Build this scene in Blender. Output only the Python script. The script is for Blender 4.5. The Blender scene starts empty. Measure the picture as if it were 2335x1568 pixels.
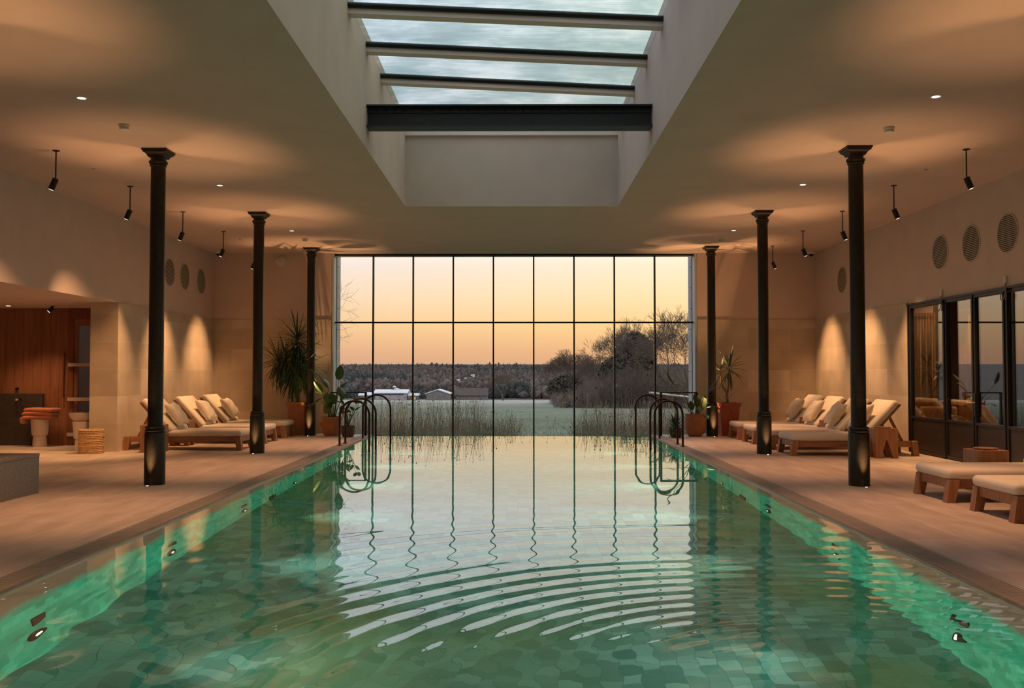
import bpy, bmesh, math, random
import numpy as np
from mathutils import Vector, Matrix, Euler
PI = math.pi
random.seed(7)
sc = bpy.context.scene
C = sc.collection

# ------------------------------------------------------------------ camera
cam_d = bpy.data.cameras.new('camera')
cam = bpy.data.objects.new('camera', cam_d)
C.objects.link(cam)
F_PX = 2150.0
cam.location = (0, 0, 1.25)
cam.rotation_euler = (PI / 2 + math.atan(67 / F_PX), 0, math.atan(12.5 / F_PX))
cam_d.sensor_width = 36.0
cam_d.lens = 36.0 * F_PX / 2335.0
cam_d.clip_start = 0.05
cam_d.clip_end = 4000
sc.camera = cam

# ------------------------------------------------------------------ colour management
sc.view_settings.view_transform = 'Standard'
sc.view_settings.look = 'None'
sc.view_settings.exposure = 0.0
sc.view_settings.gamma = 1.0
sc.view_settings.use_curve_mapping = False
cy = sc.cycles
cy.max_bounces = 8
cy.diffuse_bounces = 4
cy.glossy_bounces = 4
cy.transmission_bounces = 6
cy.transparent_max_bounces = 16
cy.sample_clamp_indirect = 3.0
cy.blur_glossy = 0.5
cy.use_denoising = True

# ------------------------------------------------------------------ dusk sky
SKY = 1.08
world = bpy.data.worlds.new('dusk_sky')
sc.world = world
world.use_nodes = True
wt = world.node_tree
for n in list(wt.nodes):
    wt.nodes.remove(n)


def wn(t, **k):
    n = wt.nodes.new(t)
    for a, b in k.items():
        setattr(n, a, b)
    return n


def ramp(node, stops):
    el = node.color_ramp.elements
    while len(el) > 1:
        el.remove(el[-1])
    el[0].position = stops[0][0]
    el[0].color = (*stops[0][1], 1)
    for p, c in stops[1:]:
        e = el.new(p)
        e.color = (*c, 1)


w_tc = wn('ShaderNodeTexCoord')
w_sep = wn('ShaderNodeSeparateXYZ')
wt.links.new(w_tc.outputs['Generated'], w_sep.inputs[0])
w_map = wn('ShaderNodeMapRange')
w_map.inputs[1].default_value = -0.05
w_map.inputs[2].default_value = 1.0
wt.links.new(w_sep.outputs['Z'], w_map.inputs[0])


def E2(z):
    return (z + 0.05) / 1.05


SUNSET = [(0.0, (.50, .33, .22)), (E2(0.0), (.70, .41, .25)), (E2(.022), (.88, .49, .25)), (E2(.05), (1.06, .68, .32)),
          (E2(.08), (1.08, .80, .49)), (E2(.112), (1.04, .88, .69)), (E2(.145), (1.16, 1.08, 1.02)), (E2(.20), (1.22, 1.22, 1.24)), (E2(.30), (1.0, 1.06, 1.10)), (E2(.5), (1.15, 1.22, 1.25)), (1.0, (1.25, 1.33, 1.36))]
AWAY = [(0.0, (.25, .24, .25)), (E2(0.0), (.50, .42, .42)), (E2(.1), (.62, .56, .60)), (E2(.3), (.80, .84, .90)), (1.0, (1.25, 1.33, 1.36))]
w_r1 = wn('ShaderNodeValToRGB')
ramp(w_r1, SUNSET)
w_r2 = wn('ShaderNodeValToRGB')
ramp(w_r2, AWAY)
wt.links.new(w_map.outputs[0], w_r1.inputs[0])
wt.links.new(w_map.outputs[0], w_r2.inputs[0])
w_side = wn('ShaderNodeMapRange')          # towards / away from the sunset
w_side.inputs[1].default_value = -0.3
w_side.inputs[2].default_value = 0.75
w_side.interpolation_type = 'SMOOTHSTEP'
wt.links.new(w_sep.outputs['Y'], w_side.inputs[0])
w_mix = wn('ShaderNodeMix', data_type='RGBA')
wt.links.new(w_side.outputs[0], w_mix.inputs[0])
wt.links.new(w_r2.outputs[0], w_mix.inputs[6])
wt.links.new(w_r1.outputs[0], w_mix.inputs[7])
# the sun went down towards +X: yellower there, pinker towards -X
w_az = wn('ShaderNodeMapRange')
w_az.inputs[1].default_value = -0.22
w_az.inputs[2].default_value = 0.22
wt.links.new(w_sep.outputs['X'], w_az.inputs[0])
w_tint = wn('ShaderNodeMix', data_type='RGBA')
w_tint.inputs[6].default_value = (.93, .93, 1.06, 1)
w_tint.inputs[7].default_value = (1.06, 1.03, .90, 1)
wt.links.new(w_az.outputs[0], w_tint.inputs[0])
w_mul = wn('ShaderNodeMix', data_type='RGBA', blend_type='MULTIPLY')
w_mul.inputs[0].default_value = 1.0
wt.links.new(w_mix.outputs[2], w_mul.inputs[6])
wt.links.new(w_tint.outputs[2], w_mul.inputs[7])
w_bg = wn('ShaderNodeBackground')
w_bg.inputs[1].default_value = SKY
wt.links.new(w_mul.outputs[2], w_bg.inputs[0])
w_out = wn('ShaderNodeOutputWorld')
wt.links.new(w_bg.outputs[0], w_out.inputs[0])

# light levels (W)
P_UP, P_DOWN, P_PEND, P_POOL, P_ALC, P_LOUNGE = 185, 400, 430, 255, 70, 150
WARM = (1.0, .53, .235)
WARM2 = (1.0, .47, .22)

# ------------------------------------------------------------------ object helpers


def tag(o, label=None, cat=None, group=None, kind=None):
    if label: o['label'] = label
    if cat: o['category'] = cat
    if group: o['group'] = group
    if kind: o['kind'] = kind
    return o


def thing(name, label, cat, loc=(0, 0, 0), rz=0.0, group=None):
    o = bpy.data.objects.new(name, None)
    C.objects.link(o)
    o.empty_display_size = .1
    o.location = loc
    o.rotation_euler = (0, 0, rz)
    return tag(o, label, cat, group)


def copy_tree(o, parent=None):
    c = o.copy()
    C.objects.link(c)
    c.parent = parent
    for ch in list(o.children):
        copy_tree(ch, c)
    return c


class MB:
    def __init__(s):
        s.v, s.f, s.sm = [], [], []

    def add(s, vs, fs, smooth=False):
        b = len(s.v)
        s.v += [tuple(p) for p in vs]
        for f in fs:
            s.f.append(tuple(i + b for i in f))
            s.sm.append(smooth)
        return s

    def box(s, x0, x1, y0, y1, z0, z1):
        return s.add([(x0, y0, z0), (x1, y0, z0), (x1, y1, z0), (x0, y1, z0), (x0, y0, z1), (x1, y0, z1), (x1, y1, z1), (x0, y1, z1)],
                     [(0, 3, 2, 1), (4, 5, 6, 7), (0, 1, 5, 4), (1, 2, 6, 5), (2, 3, 7, 6), (3, 0, 4, 7)])

    def hexa(s, bot, top):
        return s.add(list(bot) + list(top), [(0, 3, 2, 1), (4, 5, 6, 7), (0, 1, 5, 4), (1, 2, 6, 5), (2, 3, 7, 6), (3, 0, 4, 7)])

    def lathe(s, prof, n=32, c=(0, 0, 0), caps=True):
        vs, fs = [], []
        for r, z in prof:
            for k in range(n):
                a = 2 * PI * k / n
                vs.append((c[0] + r * math.cos(a), c[1] + r * math.sin(a), c[2] + z))
        for i in range(len(prof) - 1):
            for k in range(n):
                k2 = (k + 1) % n
                fs.append((i * n + k, i * n + k2, (i + 1) * n + k2, (i + 1) * n + k))
        s.add(vs, fs, True)
        if caps:
            b = len(s.v) - len(vs)
            s.f.append(tuple(b + k for k in reversed(range(n)))); s.sm.append(False)
            s.f.append(tuple(b + (len(prof) - 1) * n + k for k in range(n))); s.sm.append(False)
        return s

    def tube(s, pts, r, n=8, caps=True, smooth=True):
        pts = [Vector(p) for p in pts]
        m = len(pts)
        rs = r if isinstance(r, (list, tuple)) else [r] * m
        vs, fs = [], []
        t0 = (pts[1] - pts[0]).normalized()
        ref = Vector((0, 0, 1)) if abs(t0.z) < .9 else Vector((1, 0, 0))
        u = t0.cross(ref).normalized()
        for i in range(m):
            t = (pts[min(i + 1, m - 1)] - pts[max(i - 1, 0)])
            t = t.normalized() if t.length > 1e-9 else t0
            u = (u - t * u.dot(t))
            u = u.normalized() if u.length > 1e-6 else t.orthogonal().normalized()
            w = t.cross(u)
            for k in range(n):
                a = 2 * PI * k / n
                vs.append(pts[i] + u * (rs[i] * math.cos(a)) + w * (rs[i] * math.sin(a)))
        for i in range(m - 1):
            for k in range(n):
                k2 = (k + 1) % n
                fs.append((i * n + k, i * n + k2, (i + 1) * n + k2, (i + 1) * n + k))
        s.add(vs, fs, smooth)
        if caps:
            b = len(s.v) - len(vs)
            s.f.append(tuple(b + k for k in reversed(range(n)))); s.sm.append(False)
            s.f.append(tuple(b + (m - 1) * n + k for k in range(n))); s.sm.append(False)
        return s

    def prism(s, poly, axis, a, b):
        """Polygon (2D) extruded along axis 'x','y' or 'z' between a and b."""
        def P(p, t):
            return {'x': (t, p[0], p[1]), 'y': (p[0], t, p[1]), 'z': (p[0], p[1], t)}[axis]
        n = len(poly)
        vs = [P(p, a) for p in poly] + [P(p, b) for p in poly]
        fs = [tuple(range(n))[::-1], tuple(range(n, 2 * n))]
        fs += [(i, (i + 1) % n, n + (i + 1) % n, n + i) for i in range(n)]
        return s.add(vs, fs)

    def xf(s, M, start=0):
        s.v[start:] = [tuple(M @ Vector(p)) for p in s.v[start:]]
        return s

    def build(s, name, mat, parent=None, bevel=0, segs=2, angle=40, fix=True, mi=None):
        me = bpy.data.meshes.new(name)
        me.from_pydata(s.v, [], s.f)
        me.polygons.foreach_set('use_smooth', s.sm)
        if fix and len(s.f) < 60000:
            bm = bmesh.new()
            bm.from_mesh(me)
            bmesh.ops.recalc_face_normals(bm, faces=bm.faces)
            bm.to_mesh(me)
            bm.free()
        if any(s.sm):
            me.set_sharp_from_angle(angle=math.radians(angle))
        me.update()
        for q in (mat if isinstance(mat, (list, tuple)) else [mat] if mat else []): me.materials.append(q)
        if mi is not None: me.polygons.foreach_set('material_index', mi)
        o = bpy.data.objects.new(name, me)
        C.objects.link(o)
        if parent: o.parent = parent
        if bevel:
            md = o.modifiers.new('soft_edges', 'BEVEL')
            md.width = bevel
            md.segments = segs
            md.limit_method = 'ANGLE'
        return o


def struct(o, label=None, cat=None):
    return tag(o, label, cat, kind='structure')


# ------------------------------------------------------------------ materials
def mat(name):
    m = bpy.data.materials.new(name)
    m.use_nodes = True
    nt = m.node_tree
    return m, nt, nt.nodes['Principled BSDF']


def node(nt, t, **k):
    n = nt.nodes.new(t)
    for a, b in k.items():
        setattr(n, a, b)
    return n


def simple(name, col, rough=.6, metal=0, spec=.5, noise=0.0, nscale=6, bump=0.0, bscale=60, emit=None, estr=0, sheen=0):
    m, nt, b = mat(name)
    b.inputs['Base Color'].default_value = (*col, 1)
    b.inputs['Roughness'].default_value = rough
    b.inputs['Metallic'].default_value = metal
    b.inputs['Specular IOR Level'].default_value = spec
    if sheen:
        b.inputs['Sheen Weight'].default_value = sheen
    tc = node(nt, 'ShaderNodeTexCoord')
    if noise:
        nz = node(nt, 'ShaderNodeTexNoise')
        nz.inputs['Scale'].default_value = nscale
        nz.inputs['Detail'].default_value = 5
        nt.links.new(tc.outputs['Object'], nz.inputs['Vector'])
        r = node(nt, 'ShaderNodeValToRGB')
        ramp(r, [(.25, tuple(c * (1 - noise) for c in col)), (.75, tuple(min(1, c * (1 + noise)) for c in col))])
        nt.links.new(nz.outputs['Fac'], r.inputs[0])
        nt.links.new(r.outputs[0], b.inputs['Base Color'])
    if bump:
        n2 = node(nt, 'ShaderNodeTexNoise')
        n2.inputs['Scale'].default_value = bscale
        n2.inputs['Detail'].default_value = 4
        nt.links.new(tc.outputs['Object'], n2.inputs['Vector'])
        bp = node(nt, 'ShaderNodeBump')
        bp.inputs['Strength'].default_value = bump
        bp.inputs['Distance'].default_value = .01
        nt.links.new(n2.outputs['Fac'], bp.inputs['Height'])
        nt.links.new(bp.outputs[0], b.inputs['Normal'])
    if emit:
        b.inputs['Emission Color'].default_value = (*emit, 1)
        b.inputs['Emission Strength'].default_value = estr
    return m


def bricks(name, axes, w, h, c1, c2, mortar, msize, rough=.7, spec=.4, vary=.12, vscale=1.5, offset=.5, bump=.3, streak=None, mix3=None, dim_top_band=None):
    """Coursed blocks in the plane given by axes (e.g. 'XZ'): material for walls, floors and tiles."""
    m, nt, b = mat(name)
    tc = node(nt, 'ShaderNodeTexCoord')
    sp = node(nt, 'ShaderNodeSeparateXYZ')
    cb = node(nt, 'ShaderNodeCombineXYZ')
    nt.links.new(tc.outputs['Object'], sp.inputs[0])
    nt.links.new(sp.outputs[axes[0]], cb.inputs[0])
    nt.links.new(sp.outputs[axes[1]], cb.inputs[1])
    bt = node(nt, 'ShaderNodeTexBrick')
    bt.offset = offset
    bt.inputs['Scale'].default_value = 1
    bt.inputs['Brick Width'].default_value = w
    bt.inputs['Row Height'].default_value = h
    bt.inputs['Mortar Size'].default_value = msize
    bt.inputs['Mortar Smooth'].default_value = .1
    bt.inputs['Bias'].default_value = 0
    bt.inputs['Color1'].default_value = (*c1, 1)
    bt.inputs['Color2'].default_value = (*c2, 1)
    bt.inputs['Mortar'].default_value = (*mortar, 1)
    nt.links.new(cb.outputs[0], bt.inputs['Vector'])
    nz = node(nt, 'ShaderNodeTexNoise')
    nz.inputs['Scale'].default_value = vscale
    nz.inputs['Detail'].default_value = 6
    src = tc.outputs['Object']
    if streak:
        mp = node(nt, 'ShaderNodeMapping')
        mp.inputs['Scale'].default_value = streak
        nt.links.new(src, mp.inputs[0])
        src = mp.outputs[0]
    nt.links.new(src, nz.inputs['Vector'])
    r = node(nt, 'ShaderNodeValToRGB')
    ramp(r, [(.3, (1 - vary,) * 3), (.7, (1 + vary,) * 3)])
    nt.links.new(nz.outputs['Fac'], r.inputs[0])
    mx = node(nt, 'ShaderNodeMix', data_type='RGBA', blend_type='MULTIPLY')
    mx.inputs[0].default_value = 1
    nt.links.new(bt.outputs['Color'], mx.inputs[6])
    nt.links.new(r.outputs[0], mx.inputs[7])
    col = mx.outputs[2]
    if mix3:
        n3 = node(nt, 'ShaderNodeTexNoise')
        n3.inputs['Scale'].default_value = mix3[1]
        nt.links.new(tc.outputs['Object'], n3.inputs['Vector'])
        r3 = node(nt, 'ShaderNodeValToRGB')
        ramp(r3, [(.48, (0, 0, 0)), (.68, (mix3[2],) * 3)])
        nt.links.new(n3.outputs['Fac'], r3.inputs[0])
        m3 = node(nt, 'ShaderNodeMix', data_type='RGBA')
        nt.links.new(r3.outputs[0], m3.inputs[0])
        nt.links.new(col, m3.inputs[6])
        m3.inputs[7].default_value = (*mix3[0], 1)
        col = m3.outputs[2]
    if dim_top_band:                               # unlit, reflecting top of the wall painted as a brown band with ragged edge
        bcol, z0, z1 = dim_top_band
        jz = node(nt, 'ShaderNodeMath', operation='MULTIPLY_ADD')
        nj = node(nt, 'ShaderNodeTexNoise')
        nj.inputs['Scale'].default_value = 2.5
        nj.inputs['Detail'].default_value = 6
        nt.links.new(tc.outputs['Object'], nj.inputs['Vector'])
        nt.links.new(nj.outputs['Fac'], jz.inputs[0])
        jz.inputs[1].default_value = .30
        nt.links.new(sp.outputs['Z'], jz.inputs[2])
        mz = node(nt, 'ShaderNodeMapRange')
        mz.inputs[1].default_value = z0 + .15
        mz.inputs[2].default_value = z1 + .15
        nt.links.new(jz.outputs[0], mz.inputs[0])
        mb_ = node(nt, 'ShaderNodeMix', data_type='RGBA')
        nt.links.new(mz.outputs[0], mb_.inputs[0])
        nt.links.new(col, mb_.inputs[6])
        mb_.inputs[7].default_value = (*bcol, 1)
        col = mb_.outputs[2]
    nt.links.new(col, b.inputs['Base Color'])
    b.inputs['Roughness'].default_value = rough
    b.inputs['Specular IOR Level'].default_value = spec
    if bump:
        bp = node(nt, 'ShaderNodeBump')
        bp.inputs['Strength'].default_value = bump
        bp.inputs['Distance'].default_value = .004
        iv = node(nt, 'ShaderNodeMath', operation='SUBTRACT')
        iv.inputs[0].default_value = 1
        nt.links.new(bt.outputs['Fac'], iv.inputs[1])
        nt.links.new(iv.outputs[0], bp.inputs['Height'])
        nt.links.new(bp.outputs[0], b.inputs['Normal'])
    return m


def wood(name, c1, c2, axis='X', rough=.5, scale=5.0):
    m, nt, b = mat(name)
    tc = node(nt, 'ShaderNodeTexCoord')
    mp = node(nt, 'ShaderNodeMapping')
    s = [9, 9, 9]
    s['XYZ'.index(axis)] = .7
    mp.inputs['Scale'].default_value = [q * scale / 5 for q in s]
    nt.links.new(tc.outputs['Object'], mp.inputs[0])
    nz = node(nt, 'ShaderNodeTexNoise')
    nz.inputs['Scale'].default_value = 3
    nz.inputs['Detail'].default_value = 8
    nz.inputs['Distortion'].default_value = .6
    nt.links.new(mp.outputs[0], nz.inputs['Vector'])
    r = node(nt, 'ShaderNodeValToRGB')
    ramp(r, [(.3, c1), (.7, c2)])
    nt.links.new(nz.outputs['Fac'], r.inputs[0])
    nt.links.new(r.outputs[0], b.inputs['Base Color'])
    b.inputs['Roughness'].default_value = rough
    bp = node(nt, 'ShaderNodeBump')
    bp.inputs['Strength'].default_value = .15
    bp.inputs['Distance'].default_value = .003
    nt.links.new(nz.outputs['Fac'], bp.inputs['Height'])
    nt.links.new(bp.outputs[0], b.inputs['Normal'])
    return m


def two_sided_fresnel(nt, ior):
    """Fresnel for a thin unrefracted pane: the same reflectance from both faces."""
    ge = node(nt, 'ShaderNodeNewGeometry')
    mr = node(nt, 'ShaderNodeMapRange')
    mr.inputs[3].default_value = ior
    mr.inputs[4].default_value = 1 / ior
    nt.links.new(ge.outputs['Backfacing'], mr.inputs[0])
    fr = node(nt, 'ShaderNodeFresnel')
    nt.links.new(mr.outputs[0], fr.inputs[0])
    return fr


def clear_glass(name, tint=(.97, .98, .98), ior=1.5, rough=0.0):
    m = bpy.data.materials.new(name)
    m.use_nodes = True
    nt = m.node_tree
    nt.nodes.remove(nt.nodes['Principled BSDF'])
    out = nt.nodes['Material Output']
    tr = node(nt, 'ShaderNodeBsdfTransparent')
    tr.inputs[0].default_value = (*tint, 1)
    gl = node(nt, 'ShaderNodeBsdfGlossy')
    gl.inputs['Roughness'].default_value = rough
    fr = two_sided_fresnel(nt, ior)
    mx = node(nt, 'ShaderNodeMixShader')
    nt.links.new(fr.outputs[0], mx.inputs[0])
    nt.links.new(tr.outputs[0], mx.inputs[1])
    nt.links.new(gl.outputs[0], mx.inputs[2])
    nt.links.new(mx.outputs[0], out.inputs[0])
    return m


def emitter(name, col, s):
    m = bpy.data.materials.new(name)
    m.use_nodes = True
    nt = m.node_tree
    nt.nodes.remove(nt.nodes['Principled BSDF'])
    e = node(nt, 'ShaderNodeEmission')
    e.inputs[0].default_value = (*col, 1)
    e.inputs[1].default_value = s
    nt.links.new(e.outputs[0], nt.nodes['Material Output'].inputs[0])
    m.cycles.emission_sampling = 'NONE'
    return m


M_PLASTER = simple('warm_white_plaster', (.62, .485, .42), .85, spec=.25, noise=.05, nscale=2.5, bump=.08, bscale=140)
STONE1, STONE2, STONEM = (.60, .50, .39), (.46, .37, .275), (.62, .53, .42)
M_STONE_Y = bricks('limestone_blocks_side', 'YZ', .86, .44, STONE1, STONE2, STONEM, .003, .8, .25, .10, 3, .37)
M_STONE_X = bricks('limestone_blocks_end', 'XZ', .86, .44, STONE1, STONE2, STONEM, .003, .8, .25, .10, 3, .37)
M_FLOOR = bricks('limestone_paving', 'YX', 1.2, .42, (.55, .45, .38), (.47, .38, .315), (.35, .285, .235), .004, .55, .4, .16, 3.0, .4, .25, streak=(2.2, .5, 1))
M_COPING = simple('limestone_coping', (.52, .44, .37), .5, noise=.12, nscale=8)
M_GRATE = simple('stone_grating', (.36, .30, .25), .6, noise=.1)
M_DARK = simple('dark_void', (.02, .018, .016), .9)
M_TILE_W = bricks('green_wall_tile', 'YZ', .11, .11, (.035, .37, .22), (.105, .60, .385), (.05, .38, .24), .002, .35, .5, .2, 2.0, .5, .2, dim_top_band=((.30, .17, .115), -.62, -.42))
M_TILE_X = bricks('green_end_tile', 'XZ', .11, .11, (.035, .37, .22), (.105, .60, .385), (.05, .38, .24), .002, .35, .5, .2, 2.0, .5, .2)
M_TILE_F = bricks('green_floor_tile', 'YX', .125, .125, (.04, .22, .185), (.19, .46, .40), (.04, .20, .165), .0022, .4, .5, .25, 1.2, .5, .3, mix3=((.20, .33, .10), .55, .6))
M_BRONZE = simple('dark_bronze_iron', (.035, .028, .022), .42, .6, noise=.3, nscale=20, bump=.15, bscale=90)
M_BRONZE2 = simple('speckled_bronze', (.034, .026, .017), .55, .5, noise=.5, nscale=60, bump=.12, bscale=120)
M_STEEL = simple('painted_black_steel', (.022, .022, .023), .45, .2, noise=.2, nscale=30)
M_BLACK = simple('black_metal', (.014, .012, .011), .4, .3)
M_RAIL = simple('dark_bronze_rail', (.045, .028, .022), .32, .7)
M_TEAK = wood('teak', (.24, .10, .045), (.42, .205, .10), 'X', .55)
M_TEAKZ = wood('teak_upright', (.25, .105, .045), (.42, .205, .10), 'Z', .55)
M_FABRIC = simple('cream_canvas', (.78, .69, .58), .95, spec=.1, noise=.04, nscale=12, bump=.12, bscale=260, sheen=.2)
M_FABRIC2 = simple('cream_cushion_linen', (.78, .67, .53), .95, spec=.1, noise=.06, nscale=10, bump=.15, bscale=220, sheen=.2)
M_TERRA = simple('terracotta', (.42, .165, .075), .75, noise=.18, nscale=9, bump=.1)
M_REDPOT = simple('red_glazed_terracotta', (.36, .07, .03), .4, noise=.15, nscale=6)
M_DARKPOT = simple('dark_clay', (.09, .05, .035), .7, noise=.2)
M_SOIL = simple('soil', (.05, .035, .025), .95, noise=.4, nscale=40)
M_LEAF = simple('dark_green_leaf', (.035, .075, .025), .45, noise=.35, nscale=7)
M_LEAF2 = simple('broad_green_leaf', (.055, .13, .03), .4, noise=.35, nscale=6)
M_BARK = simple('pale_plant_stem', (.20, .13, .08), .85, noise=.3, nscale=25, bump=.3)
M_CERAMIC = simple('white_stoneware', (.68, .58, .50), .6, noise=.05, nscale=12)
M_ROPE = simple('natural_rope', (.55, .33, .15), .9, noise=.45, nscale=55, bump=.8, bscale=120)
M_TOWEL = simple('terracotta_towelling', (.55, .20, .11), .98, spec=.05, noise=.12, nscale=30, bump=.5, bscale=300, sheen=.3)
M_WHITE = simple('white_plastic', (.62, .58, .53), .5)
M_GREYSTONE = simple('grey_flecked_stone', (.20, .18, .165), .6, noise=.3, nscale=45, bump=.1)
M_WOODW = wood('cedar_panel', (.21, .08, .04), (.32, .14, .07), 'Z', .5, 3)
M_WOODD = wood('dark_cedar', (.16, .055, .025), (.24, .09, .04), 'Z', .5, 3)
M_TROUGH = simple('dark_slate', (.045, .036, .03), .6, noise=.3, nscale=12)
M_METALB = simple('pale_metal_bar', (.62, .52, .45), .35, .2)
M_VENT = simple('vent_slat', (.42, .345, .27), .7)
M_GLASS = clear_glass('window_glass', (.985, .99, .985), 1.5)
M_GLASSD = clear_glass('door_glass', (.86, .87, .86), 3.0)
M_LAMP = emitter('lamp_face', (1, .80, .55), 6.0)
M_LAMPP = emitter('spot_lamp_face', (1, .78, .55), 1.3)
M_LAMPD = emitter('lit_downlight_face', (1, .83, .60), 3.0)
M_POOLLAMP = emitter('pool_lamp_face', (1, .93, .82), 1.6)
M_CURTAIN = simple('ochre_curtain', (.42, .24, .10), .95, noise=.2, nscale=20)
M_BROWN = simple('brown_lining', (.20, .12, .075), .8)
M_UPHOL = simple('woven_upholstery', (.50, .33, .20), .95, noise=.25, nscale=40)
M_BARK2 = simple('winter_bark', (.12, .085, .065), .9, noise=.2, nscale=2)
M_EVERG = simple('ivy_dark', (.075, .066, .044), .8, noise=.35, nscale=2)
M_FROST = simple('frosted_roof', (.62, .63, .70), .7, noise=.08, nscale=1)
M_BARN = simple('grey_timber_barn', (.20, .175, .175), .85, noise=.2, nscale=1.5)
M_BARNROOF = simple('brown_tiled_roof', (.085, .06, .06), .85, noise=.2, nscale=.8)
M_FROST2 = simple('haze_greyed_frosted_roof', (.40, .40, .44), .8, noise=.3, nscale=.6)  # frosted roof with distance haze put into its colour as grey, for the village
M_AMBER = emitter('lit_barn_window', (1, .55, .15), .8)


def spot(name, parent, loc, target, power, ang, blend=.6, col=WARM, size=.04):
    d = bpy.data.lights.new(name, 'SPOT')
    d.energy = power
    d.color = col
    d.spot_size = math.radians(ang)
    d.spot_blend = blend
    d.shadow_soft_size = size
    o = bpy.data.objects.new(name, d)
    C.objects.link(o)
    o.location = loc
    v = Vector(target) - Vector(loc)
    o.rotation_euler = v.to_track_quat('-Z', 'Y').to_euler()
    if parent: o.parent = parent
    return o


# ------------------------------------------------------------------ the room (metres; +Y towards the big window)
XL, XR, YB, ZC = -6.43, 6.285, 19.85, 3.79
YN = -3.0                                   # wall behind the viewer
PXL, PXR, PYN, PYF, ZW = -2.965, 2.715, 1.0, 19.12, -0.02
ZP = -1.72
SXL, SXR, SYF, SYN, ZS = -1.707, 1.524, 14.27, 2.6, 4.88
WXL, WXR, YG = -3.93, 3.785, 20.06          # big window opening and glass plane
STONE_Z = 2.385
GR = .19                                    # drain grating width
ALX, ALY0, ALY1, ALZ = -10.2, 8.6, 16.45, 2.39   # alcove

m = MB()
m.box(XL, PXL - GR - .015, YN, 19.4, -.25, 0)
m.box(PXR + GR + .015, XR + 4.2, YN, 19.4, -.25, 0)
m.box(PXL - GR - .015, PXR + GR + .015, YN, PYN - .12, -.25, 0)
m.box(XL, WXL - .02, 19.4, YB, -.25, 0)
m.box(WXR + .02, XR, 19.4, YB, -.25, 0)
m.box(ALX, XL, ALY0 - .3, ALY1 + 1.6, -.25, 0)
struct(m.build('floor', M_FLOOR))

# ceiling with the rooflight opening
m = MB()
T = .35
m.box(XL - .5, SXL, YN, YB + .3, ZC, ZC + T)
m.box(SXR, XR + .5, YN, YB + .3, ZC, ZC + T)
m.box(SXL, SXR, SYF, YB + .3, ZC, ZC + T)
m.box(SXL, SXR, YN, SYN, ZC, ZC + T)
struct(m.build('ceiling', M_PLASTER))
m = MB()
m.box(SXL - .3, SXL, SYN - .3, SYF + .3, ZC + T, ZS + .25)
m.box(SXR, SXR + .3, SYN - .3, SYF + .3, ZC + T, ZS + .25)
m.box(SXL, SXR, SYF, SYF + .3, ZC + T, ZS + .0)
m.box(SXL, SXR, SYN - .3, SYN, ZC + T, ZS + .25)
struct(m.build('wall_rooflight', M_PLASTER))

# plaster walls (upper) and stone cladding (lower)
m = MB()
m.box(XL - .41, XL, 15.1, YB + .4, 0, ZC)                # alcove side, beyond the opening
m.box(XL - .41, XL, ALY0, 15.1, ALZ, ZC)                 # over the opening
m.box(XL - .41, XL, YN, ALY0, 0, ZC)
struct(m.build('wall_left', M_PLASTER))
m = MB()
m.box(XL, XL + .022, 15.08, YB, 0, STONE_Z)
m.box(XL - .425, XL, 15.08, 15.1, 0, STONE_Z)     # end of the pier
m.box(XL - .43, XL - .41, 15.1, ALY1, 0, STONE_Z)
struct(m.build('trim_1', M_STONE_Y))
m = MB()
m.box(XR, XR + .41, 15.2, YB + .4, 0, ZC)
m.box(XR, XR + .41, 6.0, 15.2, 2.345, ZC)
m.box(XR, XR + .41, YN, 6.0, 0, ZC)
struct(m.build('wall_right', M_PLASTER))
m = MB()
m.box(XR - .022, XR, 15.18, YB, 0, STONE_Z)
struct(m.build('trim_2', M_STONE_Y))
m = MB()
m.box(XL, WXL, YB, YB + .4, 0, ZC)
m.box(WXR, XR, YB, YB + .4, 0, ZC)
m.box(WXL, WXR, YB, YB + .4, -.9, -.55)
struct(m.build('wall_back', M_PLASTER))
m = MB()
m.box(XL + .022, WXL, YB - .022, YB, 0, STONE_Z)
m.box(WXR, XR - .022, YB - .022, YB, 0, STONE_Z)
struct(m.build('trim_3', M_STONE_X))
m = MB()
m.box(XL - .41, XR + .41, YN - .3, YN, 0, ZC)
struct(m.build('wall_front', M_PLASTER))

# alcove: cedar wall, ceiling, outer walls
m = MB()
n_pl, x0 = 15, ALX
wpl = (-7.86 - ALX) / n_pl
for k in range(n_pl):
    m.box(ALX + k * wpl, ALX + (k + 1) * wpl - .004, ALY1, ALY1 + .06, 0, ALZ)
m.box(ALX, -7.86, ALY1 + .02, ALY1 + .1, 0, ALZ)
struct(m.build('wall_alcove', M_WOODW))
m = MB()
m.box(ALX, XL - .41, ALY0 - .3, ALY1 + .1, ALZ, ALZ + .2)
struct(m.build('ceiling_alcove', M_PLASTER))
m = MB()
m.box(ALX - .2, ALX, ALY0 - .3, ALY1 + .1, 0, ALZ)
m.box(ALX, XL, ALY0 - .3, ALY0, 0, ALZ)
struct(m.build('wall_alcove_side', M_PLASTER))
m = MB()
m.box(-9.0, -6.9, ALY1 + 1.5, ALY1 + 1.65, 0, 2.6)
struct(m.build('wall_yard', simple('weathered_grey_wall', (.05, .047, .044), .9, noise=.35, nscale=30)))
d1 = thing('door_1', None, None, (-7.86, ALY1, 0))
d1['kind'] = 'structure'
m = MB()
m.box(0, .10, -.02, .08, 0, ALZ); m.box(.10, 1.05, -.02, .08, 2.2, ALZ); m.box(.95, 1.05, -.02, .08, 0, 2.2)
m.build('door_frame', M_WOODD, d1)
m = MB()
m.box(.10, .17, .0, .05, .02, 2.2); m.box(.88, .95, .0, .05, .02, 2.2); m.box(.17, .88, .0, .05, 2.08, 2.2); m.box(.17, .88, .0, .05, .02, .14)
m.build('door_leaf', M_WOODW, d1)
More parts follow.
